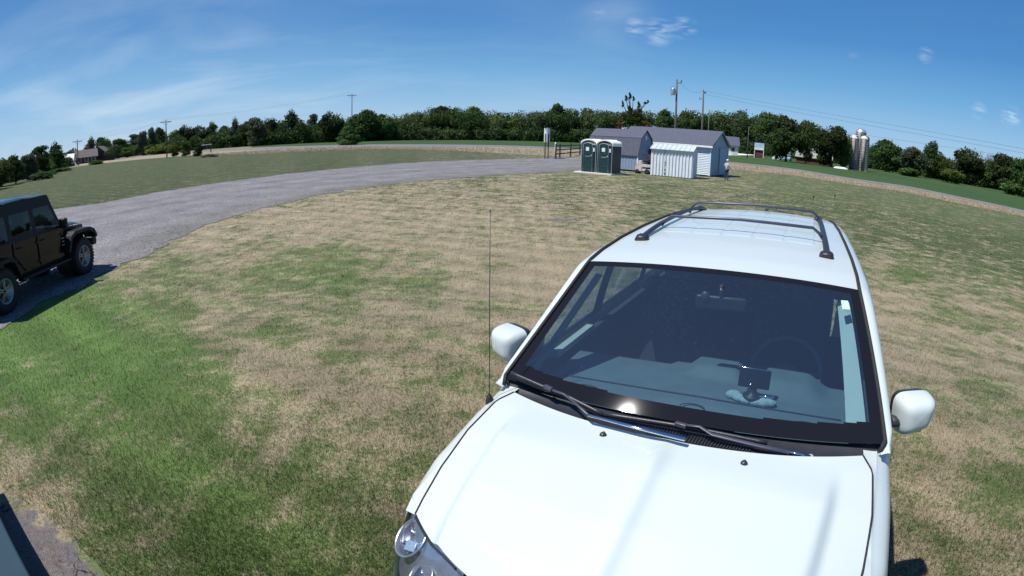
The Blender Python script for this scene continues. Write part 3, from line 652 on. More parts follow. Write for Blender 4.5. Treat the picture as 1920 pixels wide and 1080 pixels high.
for s in (-1,1):
    mb=MB();mb.grid(side(s),170,44,skip=lambda c:min((c.y-WY[0])**2,(c.y-WY[1])**2)+(c.z-WZ)**2<.385**2)
    mb.build('body_side','paint',suv)
    for wy in WY:
        mb=MB();pts=[]
        for k in range(25):
            a=math.pi*(-.02+1.04*k/24);pts.append(Vector((s*.884,wy+.395*math.cos(a),WZ+.395*math.sin(a))))
        mb.tube(pts,.022,8,flat=1);mb.build('wheel_arch','paint',suv)
        mb=MB();mb.lathe([(.0,.60),(.37,.60),(.39,.885)],c=(0,wy,WZ),axis='X',n=28)
        if s<0: 
            for v_ in mb.b.verts: v_.co.x*=-1
        mb.build('wheel_well','rubber',suv)
        wh=MB();wh.lathe([(.215,-.10),(.30,-.115),(.335,-.09),(.345,-.05),(.345,.05),(.335,.09),(.30,.115),(.215,.10)],axis='X',n=32)
        tyre=wh.build('tyre','rubber',suv);tyre.location=(s*.79,wy,WZ)
        wh=MB();wh.lathe([(.02,.085),(.05,.08),(.06,.03),(.19,.03),(.205,.095),(.22,.10),(.222,-.1)],axis='X',n=32)
        for k in range(5):
            a=k*2*math.pi/5;wh.box((.075,math.cos(a)*.12,math.sin(a)*.12),(.03,.2,.055),rx=a,bev=.008)
        rm=wh.build('rim','alloy',suv);rm.location=(s*.79,wy,WZ)
        if s<0: rm.rotation_euler=(0,0,math.pi)
# door cut lines and handles
for s in (-1,1):
    for yy in (.16,1.16,2.12):
        r=interp(ST,yy);mb=MB();mb.tube([Vector((s*(x+.002),yy+(.05*i),z)) for i,(x,z) in enumerate(((r[0],r[1]),(r[2],r[3]),(r[4],r[5]),(r[6],r[7])))],.004,5);mb.build('door_seam','rubber',suv)
    for yy in (.98,1.98):
        mb=MB();mb.box((s*.905,yy,.90),(.03,.19,.03),bev=.01);mb.build('door_handle','paint',suv)
    # glass and pillars
    def sg(u,v,s=s):
        y=.20+2.72*u;x1,z1=interp(OUT,y);r=interp(ST,y);p=Vector((r[0]-.012,y,r[1]-.01)).lerp(Vector((x1-.006,y+.0,z1-.004)),v);p.x+=.012*math.sin(math.pi*v);return Vector((p.x*s,p.y,p.z))
    mb=MB();mb.grid(sg,40,8,skip=lambda c:c.y<.42 or abs(c.y-1.2)<.055 or abs(c.y-2.12)<.055);mb.build('side_window','sideglass',suv)
    for y0,y1 in ((.12,.44),(1.12,1.28),(2.04,2.2)):
        mb=MB();mb.grid(lambda u,v:sg((lerp(y0,y1,u)-.20)/2.72,v)-Vector((.004*s,0,0)),6,8);mb.build('door_pillar','black_plastic',suv)
    mb=MB();mb.tube([Vector((s*(interp(ST,y)[0]+.003),y,interp(ST,y)[1]-.002)) for y in [.12+2.8*k/30 for k in range(31)]],.009,6);mb.build('belt_moulding','black_plastic',suv)
# rear end
def tail(u,v):
    s=2*u-1;k=1-abs(s)**3
    q=[(0,3.02,1.548,.56),(.38,3.26,1.09,.75),(.62,3.40,.85,.72),(1,3.44,.34,.70)];y,z,x=interp(q,v);return Vector((x*s,y+.05*k,z+(.03*k if v<.1 else 0)))
mb=MB();mb.grid(tail,24,20,mif=lambda u,v:1 if (.04<v<.34 and .08<u<.92) else 0);mb.build('tailgate',['paint','frit'],suv)
for s in (-1,1):
    mb=MB();mb.box((s*.76,3.26,.97),(.12,.12,.26),bev=.03);mb.build('tail_lamp','red',suv)
mb=MB();mb.box((0,1.25,.30),(1.55,3.9,.10),bev=.03);mb.build('underbody','rubber',suv)
# front end
PL=[(0,-1.165),(.30,-1.155),(.52,-1.10),(.68,-1.01),(.78,-.90),(.82,-.84),(.835,-.80)]
def plan(t):                                         # arc from centre to corner
    i=min(len(PL)-2,int(t*(len(PL)-1)));f=t*(len(PL)-1)-i;return Vector((lerp(PL[i][0],PL[i+1][0],f),lerp(PL[i][1],PL[i+1][1],f),0))
def bump(u,v):
    s=2*u-1;p=plan(abs(s));z=lerp(.24,.60,v);ins=.045*(2*v-1)**2;d=Vector((p.x,p.y+.3,0)).normalized();q=p-d*ins;return Vector((q.x*(1 if s>=0 else -1),q.y,z))
mb=MB();mb.grid(bump,60,16);mb.build('front_bumper','paint',suv)
def grl(u,v):
    s=(2*u-1)*.42;return Vector((s,-1.13+.06*abs(s)+(.04*v),lerp(.60,.835,v)))
mb=MB();mb.grid(grl,20,6);mb.build('radiator_grille','black_plastic',suv)
# headlight clusters: bowl behind a clear lens, between hood edge and bumper
UP=[(.800,-.715,.885)]+[tuple(hood(.5+.5*k,1)+Vector((.0,-.004,-.006))) for k in (.995,.90,.80,.70,.60)]
LO=[(.830,-.695,.868),(.845,-.725,.80),(.848,-.770,.72),(.810,-.865,.66),(.725,-.965,.62),(.50,-1.09,.615)]
def lens(u,v,off=0,s=1):
    q=u*5;i=min(4,int(q));t=q-i;a=Vector(UP[i]).lerp(Vector(UP[i+1]),t);b=Vector(LO[i]).lerp(Vector(LO[i+1]),t);p=a.lerp(b,v)
    n=Vector((.5,-.45,.6)).normalized();p=p+n*(.02*math.sin(math.pi*v)*math.sin(math.pi*min(1,u*1.0+.0))+off);return Vector((p.x*s,p.y,p.z))
for s in (-1,1):
    hl=MB();hl.grid(lambda u,v:lens(u,v,-.032,s),24,12,mif=lambda u,v:1 if v>.86 or u<.08 else 0)
    H=hl.build('headlight',['reflector','lampdark'],suv)
    m_=MB();m_.grid(lambda u,v:lens(u,v,0,s),24,12);m_.build('lens','lampglass',H)
    for (u,v,r) in ((.46,.46,.078),(.82,.50,.056)):
        c=lens(u,v,-.030,s);n=Vector((.35*s,-.55,.75)).normalized();q=n.to_track_quat('Z','Y').to_matrix()
        m_=MB();m_.lathe([(r*1.06,.016),(r,.022),(r*.93,.014),(r*.90,.004)],n=28)
        for v_ in m_.b.verts: v_.co=c+q@v_.co
        m_.build('lamp_ring','alloy',H)
        m_=MB();m_.lathe([(r*.88,.006),(r*.7,-.008),(r*.35,-.02),(.0,-.022)],n=28)
        for k in range(5):
            a=k*1.25+.3;m_.tube([Vector((math.cos(a)*r*.25,math.sin(a)*r*.25,.0)),Vector((math.cos(a)*r*.8,math.sin(a)*r*.8,.006))],.004,5,mi=1)
        for v_ in m_.b.verts: v_.co=c+q@v_.co
        m_.build('lamp_bowl',['lampdark','chrome'],H)
        m_=MB();m_.box((r*.25,-r*.3,.004),(r*.75,r*.5,.008),bev=.003,rz=.5)
        for v_ in m_.b.verts: v_.co=c+q@v_.co
        m_.build('bulb_shield','paleglass',H)
    for (u0,u1,v0,v1) in ((.05,.15,.35,.75),(.26,.40,.86,.95)):
        m_=MB();m_.grid(lambda u,v:lens(lerp(u0,u1,u),lerp(v0,v1,v),-.006,s),6,6);m_.build('side_marker','red',H)
# shut lines of the hood
for s in (-1,1):
    pts=[hood(1 if s>0 else 0,v)+Vector((.004*s,0,.001)) for v in [k/30 for k in range(31)]]
    mb=MB();mb.tube(pts,.0032,6);mb.build('hood_seam','rubber',suv)
    mb=MB();mb.tube([Vector((s*p[0],p[1],p[2]))+Vector((.0,-.003,.0)) for p in UP[1:]],.005,6);mb.build('lamp_seam','rubber',suv)
    mb=MB();mb.tube([Vector((s*.80,.00,1.058)),Vector((s*.842,.055,1.05)),Vector((s*.884,.09,.98))],.003,5);mb.build('fender_seam','rubber',suv)
    # fender top between hood edge and body side
    def ft(u,v,s=s):
        y=-.79+.83*u
        r=interp(ST,y);e=None
        for k in range(31):
            p=hood(1,k/30)
            if e is None or abs(p.y-y)<abs(e.y-y): e=p
        A_=Vector((e.x+.006,y,e.z-.002 if y<-.02 else 1.058));B_=Vector((r[0],y,r[1])) if y>-.70 else Vector((.806-(-.70-y)*.35,y,.880-(-.70-y)*.12));p=A_.lerp(B_,v);return Vector((p.x*s,p.y,p.z))
    mb=MB();mb.grid(ft,50,3);mb.build('fender','paint',suv)
# washer nozzles
for (px_,py_) in ((1130,827),(1393,880)):
    p=carz(px_,py_,1.06);p.z=hoodz(p.x,p.y)
    mb=MB();mb.lathe([(.0135,0),(.0135,.004),(.009,.011),(0,.012)],c=p,n=14);mb.box(p+Vector((0,.004,.010)),(.008,.012,.006),bev=.002);mb.build('washer_nozzle','black_plastic',suv)
# antenna
a0=carz(918,748,1.035);mb=MB();mb.lathe([(.019,-.03),(.017,.0),(.011,.012),(.007,.022),(0,.024)],c=a0,n=16);mb.build('antenna_base','rubber',suv)
o_,d_=carray(919,395);k_=((a0.y+.09)-o_.y)/d_.y;a1=o_+d_*k_
mb=MB();mb.tube([a0+Vector((0,0,.02)),a0.lerp(a1,.5),a1],.0021,6);mb.ball(a1,.004);mb.build('antenna','rail',suv)
# mirrors
for s,(cx,cy) in ((-1,(951,644)),(1,(1715,776))):
    o_,d_=carray(cx,cy);k_=(.28-o_.y)/d_.y;c=o_+d_*k_
    ca_,sa_=math.cos(.36*s),math.sin(.36*s)
    def rot(x,y,z): return Vector((x*ca_-y*sa_,x*sa_+y*ca_,z))+c
    def loc(u,b):
        a=u*2*math.pi;f=lambda w,e:math.copysign(abs(w)**e,w);X=f(math.cos(a),.5)*f(math.sin(b),.55)*.088;Z=f(math.sin(a),.5)*f(math.sin(b),.55)*.082;X*=1+.14*Z/.086
        Z=Z*(1-.14*X*s/.09)+.014*X*s/.09;return X,.055-.12*max(0,math.cos(b))**.8,Z
    mb=MB();mb.grid(lambda u,v:rot(*loc(u,v*math.pi/2)),44,12);m0=mb.build('side_mirror','paint',suv)
    def rim(u,v):
        X,Y,Z=loc(u,math.pi/2);k=1.0-.08*v;return rot(X*k,Y+.035*v,Z*k)
    mb=MB();mb.grid(rim,44,3);mb.build('housing_rim','black_plastic',m0)
    mb=MB();mb.face([rot(loc(k/44,math.pi/2)[0]*.92,.088,loc(k/44,math.pi/2)[2]*.92) for k in range(44)]);mb.build('mirror_glass','chrome',m0)
    mb=MB();mb.tube([Vector((s*.855,.24,1.085)),Vector((s*.90,.265,1.075)),Vector((c.x-.02*s,.30,c.z-.085)),Vector((c.x+.05*s,.31,c.z-.075))],.03,8,flat=.6,radii=[.045,.035,.03,.02]);mb.build('mirror_arm','black_plastic',m0)
# wipers
def wp(x,y,off): return hplane(x,y,off)
BA=[wp(958,699,.025),wp(1025,728,.03),wp(1058,741,.03),wp(1130,777,.028)]
mb=MB();mb.tube(catmull(BA,4),.0075,6,flat=1.2);mb.tube([p+Vector((0,0,-.012)) for p in catmull(BA,4)],.004,4)
W1=mb.build('wiper_blade','black_plastic',suv)
mb=MB();mb.box(wp(1028,728,.042),(.05,.02,.018),rz=-.45,bev=.004);mb.build('blade_clip','rail',W1)
mb=MB();mb.tube([carz(1285,824,1.118),carz(1195,802,1.125),carz(1103,778,1.125)],.011,8,flat=.55,radii=[.012,.010,.009]);mb.build('wiper_arm','chrome',suv)
mb=MB();mb.tube([carz(1103,778,1.125),wp(1075,753,.052),wp(1057,739,.045),wp(1030,730,.045)],.007,6,flat=.7);mb.build('wiper_link','rail',suv)
BB=[wp(1131,776,.027),wp(1271,798,.033),wp(1345,812,.032),wp(1439,831,.026)]
mb=MB();mb.tube(catmull(BB,4),.0075,6,flat=1.2);mb.tube([p+Vector((0,0,-.012)) for p in catmull(BB,4)],.004,4);W2=mb.build('wiper_blade','black_plastic',suv)
mb=MB();mb.box(wp(1277,797,.045),(.05,.02,.018),rz=-.2,bev=.004);mb.build('blade_clip','rail',W2)
mb=MB();mb.tube([wp(1519,857,.024),wp(1430,838,.042),wp(1335,815,.048),wp(1312,800,.050),wp(1278,796,.048)],.010,8,flat=.55,radii=[.016,.013,.011,.008,.007]);mb.tube([wp(1519,857,.03),wp(1521,862,.005)],.013,8);mb.build('wiper_arm','rail',suv)
mb=MB();mb.tube([wp(1508,853,.045),wp(1480,847,.05)],.009,8,flat=.6);mb.build('wiper_cap','chrome',suv)
# roof rack
for s in (-1,1):
    pts=[(s*.515,1.01,1.588),(s*.517,1.05,1.602),(s*.515,1.16,1.618),(s*.507,1.42,1.640),(s*.497,1.8,1.652),(s*.487,2.2,1.652),(s*.478,2.5,1.636),(s*.473,2.66,1.612)]
    mb=MB();mb.tube(catmull(pts,4),.03,10,flat=.75,radii=None);
    mb2=MB();r_=[];P2=catmull(pts,4)
    for i in range(len(P2)):
        t=i/(len(P2)-1);r_.append(.040 if t<.16 else (.018 if t<.85 else .030))
    r_[0]=.030;mb.b.free();mb=MB();mb.tube(P2,.03,10,flat=.62,radii=r_);mb.build('roof_rail','black_plastic',suv)
def cross(y,hw,zt):
    mb=MB();mb.tube([(-hw-.045,y,1.63),(-hw-.02,y-.005,zt-.03),(-hw+.02,y-.01,zt),(0,y-.02,zt+.012),(hw-.02,y-.01,zt),(hw+.02,y-.005,zt-.03),(hw+.045,y,1.63)],.0085,8,flat=1.1);mb.build('cross_bar','rail',suv)
cross(1.40,.455,1.692);cross(2.18,.445,1.712)
mb=MB();mb.box((.05,2.70,1.645),(.03,.05,.018),bev=.005);mb.build('roof_marker','black_plastic',suv)
# --- interior, seen through the glass
def dash(u,v):
    s=2*u-1;y=.10+.62*v;z=1.025-.01*abs(s)-.04*smooth((.18-v)/.18)
    z+=.060*smooth((v-.50)/.22)*smooth(1.6-abs(s*.72-.38)/.14)+.045*smooth((v-.62)/.12)*smooth(2.6-abs(s*.72-.03)/.06)
    if v>.93: z-=.25*(v-.93)/.07
    return Vector((s*.735,y+.05*(abs(s)<.3),z))
mb=MB();mb.grid(dash,60,40);D_=mb.build('dashboard','dash',suv)
mb=MB();mb.tube([Vector((x,.315,dash(.5+x/1.47,.35).z+.004)) for x in [-.66+1.32*k/20 for k in range(21)]],.004,5);mb.build('dash_seam','interior',D_)
for cx_ in (-.5,.0,.5):
    mb=MB();pts=[Vector((cx_+.055*math.cos(a),.20+.035*math.sin(a),1.026)) for a in [2*math.pi*k/20 for k in range(21)]];mb.tube(pts,.003,5,cap=False);mb.build('defroster_vent','interior',D_)
mb=MB();mb.box((0,1.5,.42),(1.56,3.2,.06));mb.build('cabin_floor','interior',suv)
for s in (-1,1):
    mb=MB();mb.box((s*.80,1.45,.74),(.04,2.6,.60),bev=.01);mb.build('door_lining','interior',suv)
    if s<0: mb=MB();a_,b_=carz(1037,668,1.06),carz(1107,609,1.075);mb.box((a_+b_)/2,((b_-a_).length,.05,.02),rz=math.atan2(b_.y-a_.y,b_.x-a_.x),bev=.006);mb.build('sill_trim','trim',suv)
    def pt(u,v,s=s):
        p=wsb(.93).lerp(wst(.93),.06+.88*v)+Vector((0,.03,-.035));
        if s>0: p.x-=(.085-.03*v)*u;p.y+=.02*u;p.z-=.015*u
        else: p.x-=.012*u;p.y+=.07*u;p.z-=.02*u
        return Vector((p.x*s,p.y,p.z))
    mb=MB();mb.grid(pt,4,24);mb.build('pillar_trim','trim' if s>0 else 'dash',suv)  # left trim takes the darker dash colour to stand in for its shade
    # seats
    mb=MB();mb.box((s*.37,1.15,.66),(.50,.52,.16),bev=.05);mb.box((s*.37,1.44,.98),(.48,.15,.62),rx=-.18,bev=.06);mb.box((s*.37,1.52,1.37),(.26,.10,.17),bev=.045);mb.build('front_seat','interior',suv)
mb=MB();mb.box((0,2.1,.66),(1.3,.5,.16),bev=.05);mb.box((0,2.4,.98),(1.3,.14,.60),rx=-.15,bev=.05);mb.build('rear_seat','interior',suv)
mb=MB();mb.grid(lambda u,v:roof(.04+.92*u,.03+.94*v)-Vector((0,0,.035)),20,20);mb.build('headliner','interior',suv)
# steering wheel
c=Vector((.37,.80,1.02));ax_=Vector((0,-.82,.57)).normalized();q=ax_.to_track_quat('Z','Y').to_matrix()
mb=MB();mb.tube([c+q@Vector((.185*math.cos(a),.185*math.sin(a),0)) for a in [2*math.pi*k/36 for k in range(37)]],.014,8,cap=False)
for a in (0,math.pi,-math.pi/2): mb.tube([c,c+q@Vector((.18*math.cos(a),.18*math.sin(a),0))],.014,6)
mb.ball(c,.06,sc=(1,.6,.8));mb.build('steering_wheel','steer',suv)
# rear view mirror
p=hplane(1352,568,-.05);mb=MB();mb.box(p,(.24,.03,.065),bev=.012,rz=.05);mb.tube([p,p+Vector((0,-.02,.09))],.01,6);mb.build('rear_view_mirror','black_plastic',suv)
p=hplane(1322,556,-.02);mb=MB();mb.ball(p,.022,sc=(1,.7,1.2));mb.build('mirror_sensor','rail',suv)
# sticker inside the glass
q0=[hplane(x,y,-.004) for x,y in ((1577,563),(1590,564),(1594,580),(1580,579))];mb=MB();mb.face(q0);mb.face([p+Vector((0,0,-.002)) for p in q0]);mb.build('inspection_sticker','sticker',suv)
# phone mount on its weighted cloth pad, lying on the dash: a thing of its own
base=carz(1410,742,1.055)
pm=thing('phone_mount','dark phone holder on a lumpy blue grey beanbag behind the windshield','phone holder');pm.matrix_world=_SM@Matrix.Translation(base)
mb=MB()
for (dx,dy,r) in ((-.085,.02,.036),(-.055,-.004,.030),(-.02,-.018,.030),(.02,-.022,.030),(.055,-.018,.034),(.08,-.008,.034)): mb.ball((dx,dy,-.018),r,sc=(1.1,.8,.62))
mb.build('beanbag','cloth',pm)
mb=MB();mb.lathe([(.045,-.005),(.045,.005),(.02,.012),(.018,.04)],n=18);mb.build('holder_base','black_plastic',pm)
mb=MB();mb.box((.0,.02,.075),(.145,.014,.085),rx=-.35,bev=.005);mb.build('phone','frit',pm)
mb=MB();mb.box((0,.028,.118),(.13,.006,.005),bev=.002);mb.tube([(-.03,.0,.01),(-.01,.01,.06)],.006,6);mb.tube([(.02,0,.0),(.10,-.01,.012)],.007,6);mb.build('clamp','chrome',pm)

# ================================================================== BLACK OFF-ROAD CAR
JL=at(155,514);JR=at(10,588)
_jf=(Vector((JL.x,JL.y,0))-Vector((JR.x,JR.y,0)));_wb=_jf.length;_jf.normalize();_jr=Vector((_jf.y,-_jf.x,0))
jo=(JL+JR)/2-_jr*.80;jo.z=.0
JYAW=math.atan2(-_jf.x,_jf.y)
jeep=thing('parked_offroad_car','black boxy offroad car with alloy wheels, cut off by the left edge on the gravel','car',jo,JYAW)
h=_wb/2
def jbox(name,parts,m,parent=None,bev=.02):
    mb=MB()
    for c,d in parts: mb.box(c,d,bev=bev)
    return mb.build(name,m,parent or jeep)
# tub and bonnet: local x right, y forward
mb=MB();mb.prism([(-h-.62,.50),(-h-.62,1.13),(-h+.2,1.16),(h-.56,1.18),(h-.50,1.16),(h-.48,.52)],-.78,.78,axis='X')
bmesh.ops.bevel(mb.b,geom=[e for e in mb.b.edges],offset=.03,segments=3,affect='EDGES')
mb.build('body','jeep',jeep)
def bon(u,v):
    s=2*u-1;y=lerp(h-.52,h+.50,v);wd=lerp(.70,.56,v);z=1.175-.05*v**1.5-.06*abs(s)**5-.05*smooth((v-.9)/.1);z+=.02*smooth(.5-abs(s)*1.2)*smooth((v-.15)/.1)*smooth((1-v)/.2);return Vector((wd*s,y,z))
mb=MB();mb.grid(bon,24,16);mb.build('bonnet','jeep',jeep)
mb=MB();mb.prism([(h-.52,.55),(h-.52,1.12),(h+.50,1.03),(h+.54,.98),(h+.54,.60)],-.58,.58,axis='X');mb.build('engine_bay_side','jeep',jeep)
gr=MB();gr.box((0,h+.56,.83),(1.12,.05,.42),bev=.02);G=gr.build('grille','jeep',jeep)
for k in range(7):
    m_=MB();m_.box((-.27+.09*k,h+.59,.85),(.05,.02,.27),bev=.008);m_.build('grille_slot','rubber',G)
for s in (-1,1):
    m_=MB();m_.lathe([(.0,.60),(.085,.605),(.095,.59),(.095,.55)],c=(s*.42,h,.90),axis='Y',n=20);m_.build('headlight','lampglass',jeep)
    # flat-topped wheel arch flares
    for yy,fr in ((h,1),(-h,0)):
        pr=[(-.62,.62),(-.46,.93),(-.30,1.0),(.30,1.0),(.50,.93),(.60,.80),(.60,.72),(.46,.85),(.28,.93),(-.28,.93),(-.42,.86),(-.56,.60)] if fr else [(-.56,.55),(-.44,.86),(-.28,.95),(.28,.95),(.44,.88),(.56,.58),(.50,.56),(.38,.82),(.24,.88),(-.24,.88),(-.38,.80),(-.50,.55)]
        mb=MB();mb.prism([(yy+a,b) for a,b in pr],s*(.60 if fr else .74),s*.955,axis='X');F=mb.build('fender_flare','jplastic',jeep)
        if fr:
            m_=MB();m_.prism([(yy-.38,.985),(yy+.34,.985),(yy+.50,.935),(yy+.49,.925),(yy+.33,.97),(yy-.38,.97)],s*.57,s*.78,axis='X');m_.build('inner_fender','jeep',jeep)
            m_=MB();m_.box((s*.87,yy+.615,.775),(.15,.03,.055),bev=.012);m_.build('marker_lamp','white',F)
        mb=MB();mb.lathe([(0,.35),(.42,.35),(.44,.79)],c=(0,yy,.41),axis='X',n=24)
        if s<0:
            for v_ in mb.b.verts: v_.co.x*=-1
        mb.build('wheel_well','rubber',jeep)
        wh=MB();wh.lathe([(.225,-.11),(.30,-.128),(.375,-.115),(.40,-.07),(.405,0),(.40,.07),(.375,.115),(.30,.128),(.225,.11)],axis='X',n=36)
        for k in range(36):
            a=k*math.pi/18;wh.box((.09*s*0+.095,math.cos(a)*.392,math.sin(a)*.392),(.05,.03,.035),rx=a,bev=.004)
        W_=wh.build('wheel','rubber',jeep);W_.location=(s*.82,yy,.405)
        r_=MB();r_.lathe([(.0,.06),(.045,.065),(.05,.05),(.06,.02),(.18,.0),(.205,.10),(.222,.118),(.232,.11),(.225,-.1)],axis='X',n=36)
        for k in range(5):
            a=k*2*math.pi/5+.3
            for da in (-.16,.16): r_.box((.07,math.cos(a+da)*.12,math.sin(a+da)*.12),(.045,.20,.030),rx=a+da*.35,bev=.006)
        rm=r_.build('rim','alloy_dark',W_)
        if s<0: rm.rotation_euler=(0,0,math.pi)
    # doors, step, mirror
    for y0,y1,nm in ((h-1.52,h-.66,0),(h-2.32,h-1.55,1)):
        mb=MB();pr=[(y0+.03,.56),(y1-.02,.56),(y1,1.14),(y0,1.14)] if nm==0 else [(y0+.32,.56),(y1-.02,.56),(y1,1.14),(y0,1.14),(y0,.92)]
        mb.prism(pr,s*.775,s*.805,axis='X');bmesh.ops.bevel(mb.b,geom=[e for e in mb.b.edges],offset=.008,segments=2,affect='EDGES');D=mb.build('door','jeep',jeep)
        m_=MB();m_.tube([(s*.80,y0+.10,1.03),(s*.835,y0+.11,1.03),(s*.835,y0+.24,1.03),(s*.80,y0+.25,1.03)],.011,6);m_.build('door_handle','jplastic',D)
        for zz in (.66,1.02):
            m_=MB();m_.box((s*.815,y1+.01,zz),(.03,.07,.045),bev=.006);m_.build('hinge','jeep',D)
    mb=MB();mb.box((s*.86,(h-.48-h+.52)/2,.46),(.16,1.75,.06),bev=.02);mb.build('side_step','jplastic',jeep)
    mb=MB();mb.box((s*.98,h-.75,1.25),(.19,.11,.21),bev=.04);m0=mb.build('side_mirror','jplastic',jeep)
    mb=MB();mb.tube([(s*.78,h-.70,1.17),(s*.92,h-.74,1.20)],.025,6);mb.build('mirror_arm','jplastic',m0)
    # badge plates behind the front wheel
    for k in range(3):
        m_=MB();m_.box((s*.808,h-.60+.0,.92-.07*k),(.006,.11-.02*(k%2),.02),bev=.002);m_.build('badge','amber',jeep)
# hard top with windows
HT=[(-h-.60,1.15),(-h-.56,1.86),(-h-.50,1.905),(-.2,1.93),(h-.92,1.90),(h-.86,1.86),(h-.55,1.17)]
def topx(z): return .775-.085*(z-1.15)/.7
mb=MB()
n_=len(HT)
for s in (-1,1): pass
def quad(mb,a,b,c,d,mi=0): mb.face([a,b,c,d],mi)
# roof and rear skin
for (a,b) in zip(HT[1:-1],HT[2:-1]):
    mb.grid(lambda u,v,a=a,b=b:Vector(((2*u-1)*topx(lerp(a[1],b[1],v)),lerp(a[0],b[0],v),lerp(a[1],b[1],v)-.03*abs(2*u-1)**6)),16,4)
mb.grid(lambda u,v:Vector(((2*u-1)*topx(lerp(1.15,1.86,v)),lerp(HT[0][0],HT[1][0],v),lerp(1.15,1.86,v))),12,4)
mb.build('hard_top','jeep',jeep)
WIN=[(h-1.49,h-.80,h-.985,'w'),(h-2.29,h-1.58,h-1.58,'w'),(-h-.52,h-2.37,h-2.37,'w')]
for s in (-1,1):
    mb=MB()
    def sp_(y,z): return Vector((s*topx(z),y,z))
    def yfr(z): return lerp(h-.55,h-.86,(z-1.17)/.63)
    # frame strips: bottom rail, top rail, posts
    def pl(y0,y1,z0,z1): mb.face([sp_(y0,z0),sp_(min(y1,yfr(z0)),z0),sp_(min(y1,yfr(z1)),z1),sp_(y0,z1)])
    pl(-h-.60,9,1.13,1.20);pl(-h-.57,9,1.66,1.88)
    for y0,y1 in ((-h-.60,-h-.50),(h-2.40,h-2.26),(h-1.60,h-1.47)): pl(y0,y1,1.20,1.66)
    mb.face([sp_(yfr(1.20)-.10,1.20),sp_(yfr(1.20),1.20),sp_(yfr(1.66),1.66),sp_(yfr(1.66)-.10,1.66)])
    mb.build('window_frame','jplastic',jeep)
    for y0,y1 in ((h-1.47,9),(h-2.26,h-1.60),(-h-.50,h-2.40)):
        m_=MB();f_=lambda y,z:sp_(y,z)-Vector((.006*s,0,0));m_.face([f_(y0,1.20),f_(min(y1,yfr(1.20)-.10),1.20),f_(min(y1,yfr(1.66)-.10),1.66),f_(y0,1.66)]);m_.build('side_window','jglass',jeep)
mb=MB();mb.face([Vector((-.74,h-.575,1.20)),Vector((.74,h-.575,1.20)),Vector((.68,h-.85,1.84)),Vector((-.68,h-.85,1.84))]);mb.build('windscreen','jglass',jeep)
mb=MB();mb.box((0,h-1.25,1.0),(.5,.15,.2));
for s in (-1,1):
    mb=MB();mb.box((s*.36,h-1.55,1.05),(.48,.16,.75),bev=.05);mb.box((s*.36,h-1.58,1.50),(.26,.12,.2),bev=.04);mb.build('seat','interior',jeep)
mb=MB();mb.box((0,h+.70,.62),(1.60,.20,.20),bev=.05);mb.build('front_bumper','jplastic',jeep)
mb=MB();mb.box((0,-h-.72,.62),(1.60,.16,.20),bev=.05);mb.build('rear_bumper','jplastic',jeep)
mb=MB();mb.box((0,0,.50),(1.3,_wb+.9,.12),bev=.03);mb.build('chassis','rubber',jeep)
sw=MB();sw.lathe([(.225,-.11),(.30,-.128),(.375,-.115),(.40,-.07),(.40,.07),(.375,.115),(.30,.128),(.225,.11)],axis='Y',n=32);W_=sw.build('spare_wheel','rubber',jeep);W_.location=(.12,-h-.76,1.08)
r_=MB();r_.lathe([(0,-.06),(.05,-.06),(.18,.0),(.21,-.10),(.228,-.11),(.225,.1)],axis='Y',n=32);r_.build('rim','alloy_dark',W_)
for s in (-1,1):
    mb=MB();mb.box((s*.66,-h-.64,1.0),(.13,.06,.20),bev=.015);mb.build('tail_lamp','red',jeep)
mb=MB();mb.face([Vector((-.55,-h-.60,1.30)),Vector((.55,-h-.60,1.30)),Vector((.52,-h-.575,1.68)),Vector((-.52,-h-.575,1.68))]);mb.build('rear_window','frit',jeep)

# ================================================================== near left corner: edge of a painted metal box
zt=.76
e0,e1=at(-3,962,zt),at(58,1082,zt)
ed=(e1-e0);ed.z=0;ed.normalize();nn_=Vector((-ed.y,ed.x,0))
if nn_.dot(Vector((-1,-1,0)))<0: nn_=-nn_
c0=e0-ed*.9;c1=e1+ed*.7
mb=MB();ang=math.atan2(ed.y,ed.x);mid=(c0+c1)/2+nn_*.45;Lb=(c1-c0).length
cb_=thing('metal_cabinet','smooth blue grey painted metal top edge in the bottom left corner beside the cracked dirt','cabinet',(mid.x,mid.y,gz(mid.x,mid.y)),ang)
zz=zt-gz(mid.x,mid.y)
mb.box((0,0,zz-.02),(Lb,.9,.04),bev=.012);mb.build('top_panel','corner',cb_)
mb=MB();mb.box((0,0,(zz-.05)/2),(Lb-.04,.86,zz-.05),bev=.01);mb.build('cabinet_body','corner_dark',cb_)

# ================================================================== SHEDS
U_=Vector((.78,-.626,0)).normalized();V_=Vector((.626,.78,0)).normalized()
SA=math.atan2(U_.y,U_.x)           # local x runs along the fronts to the right, local y to the back
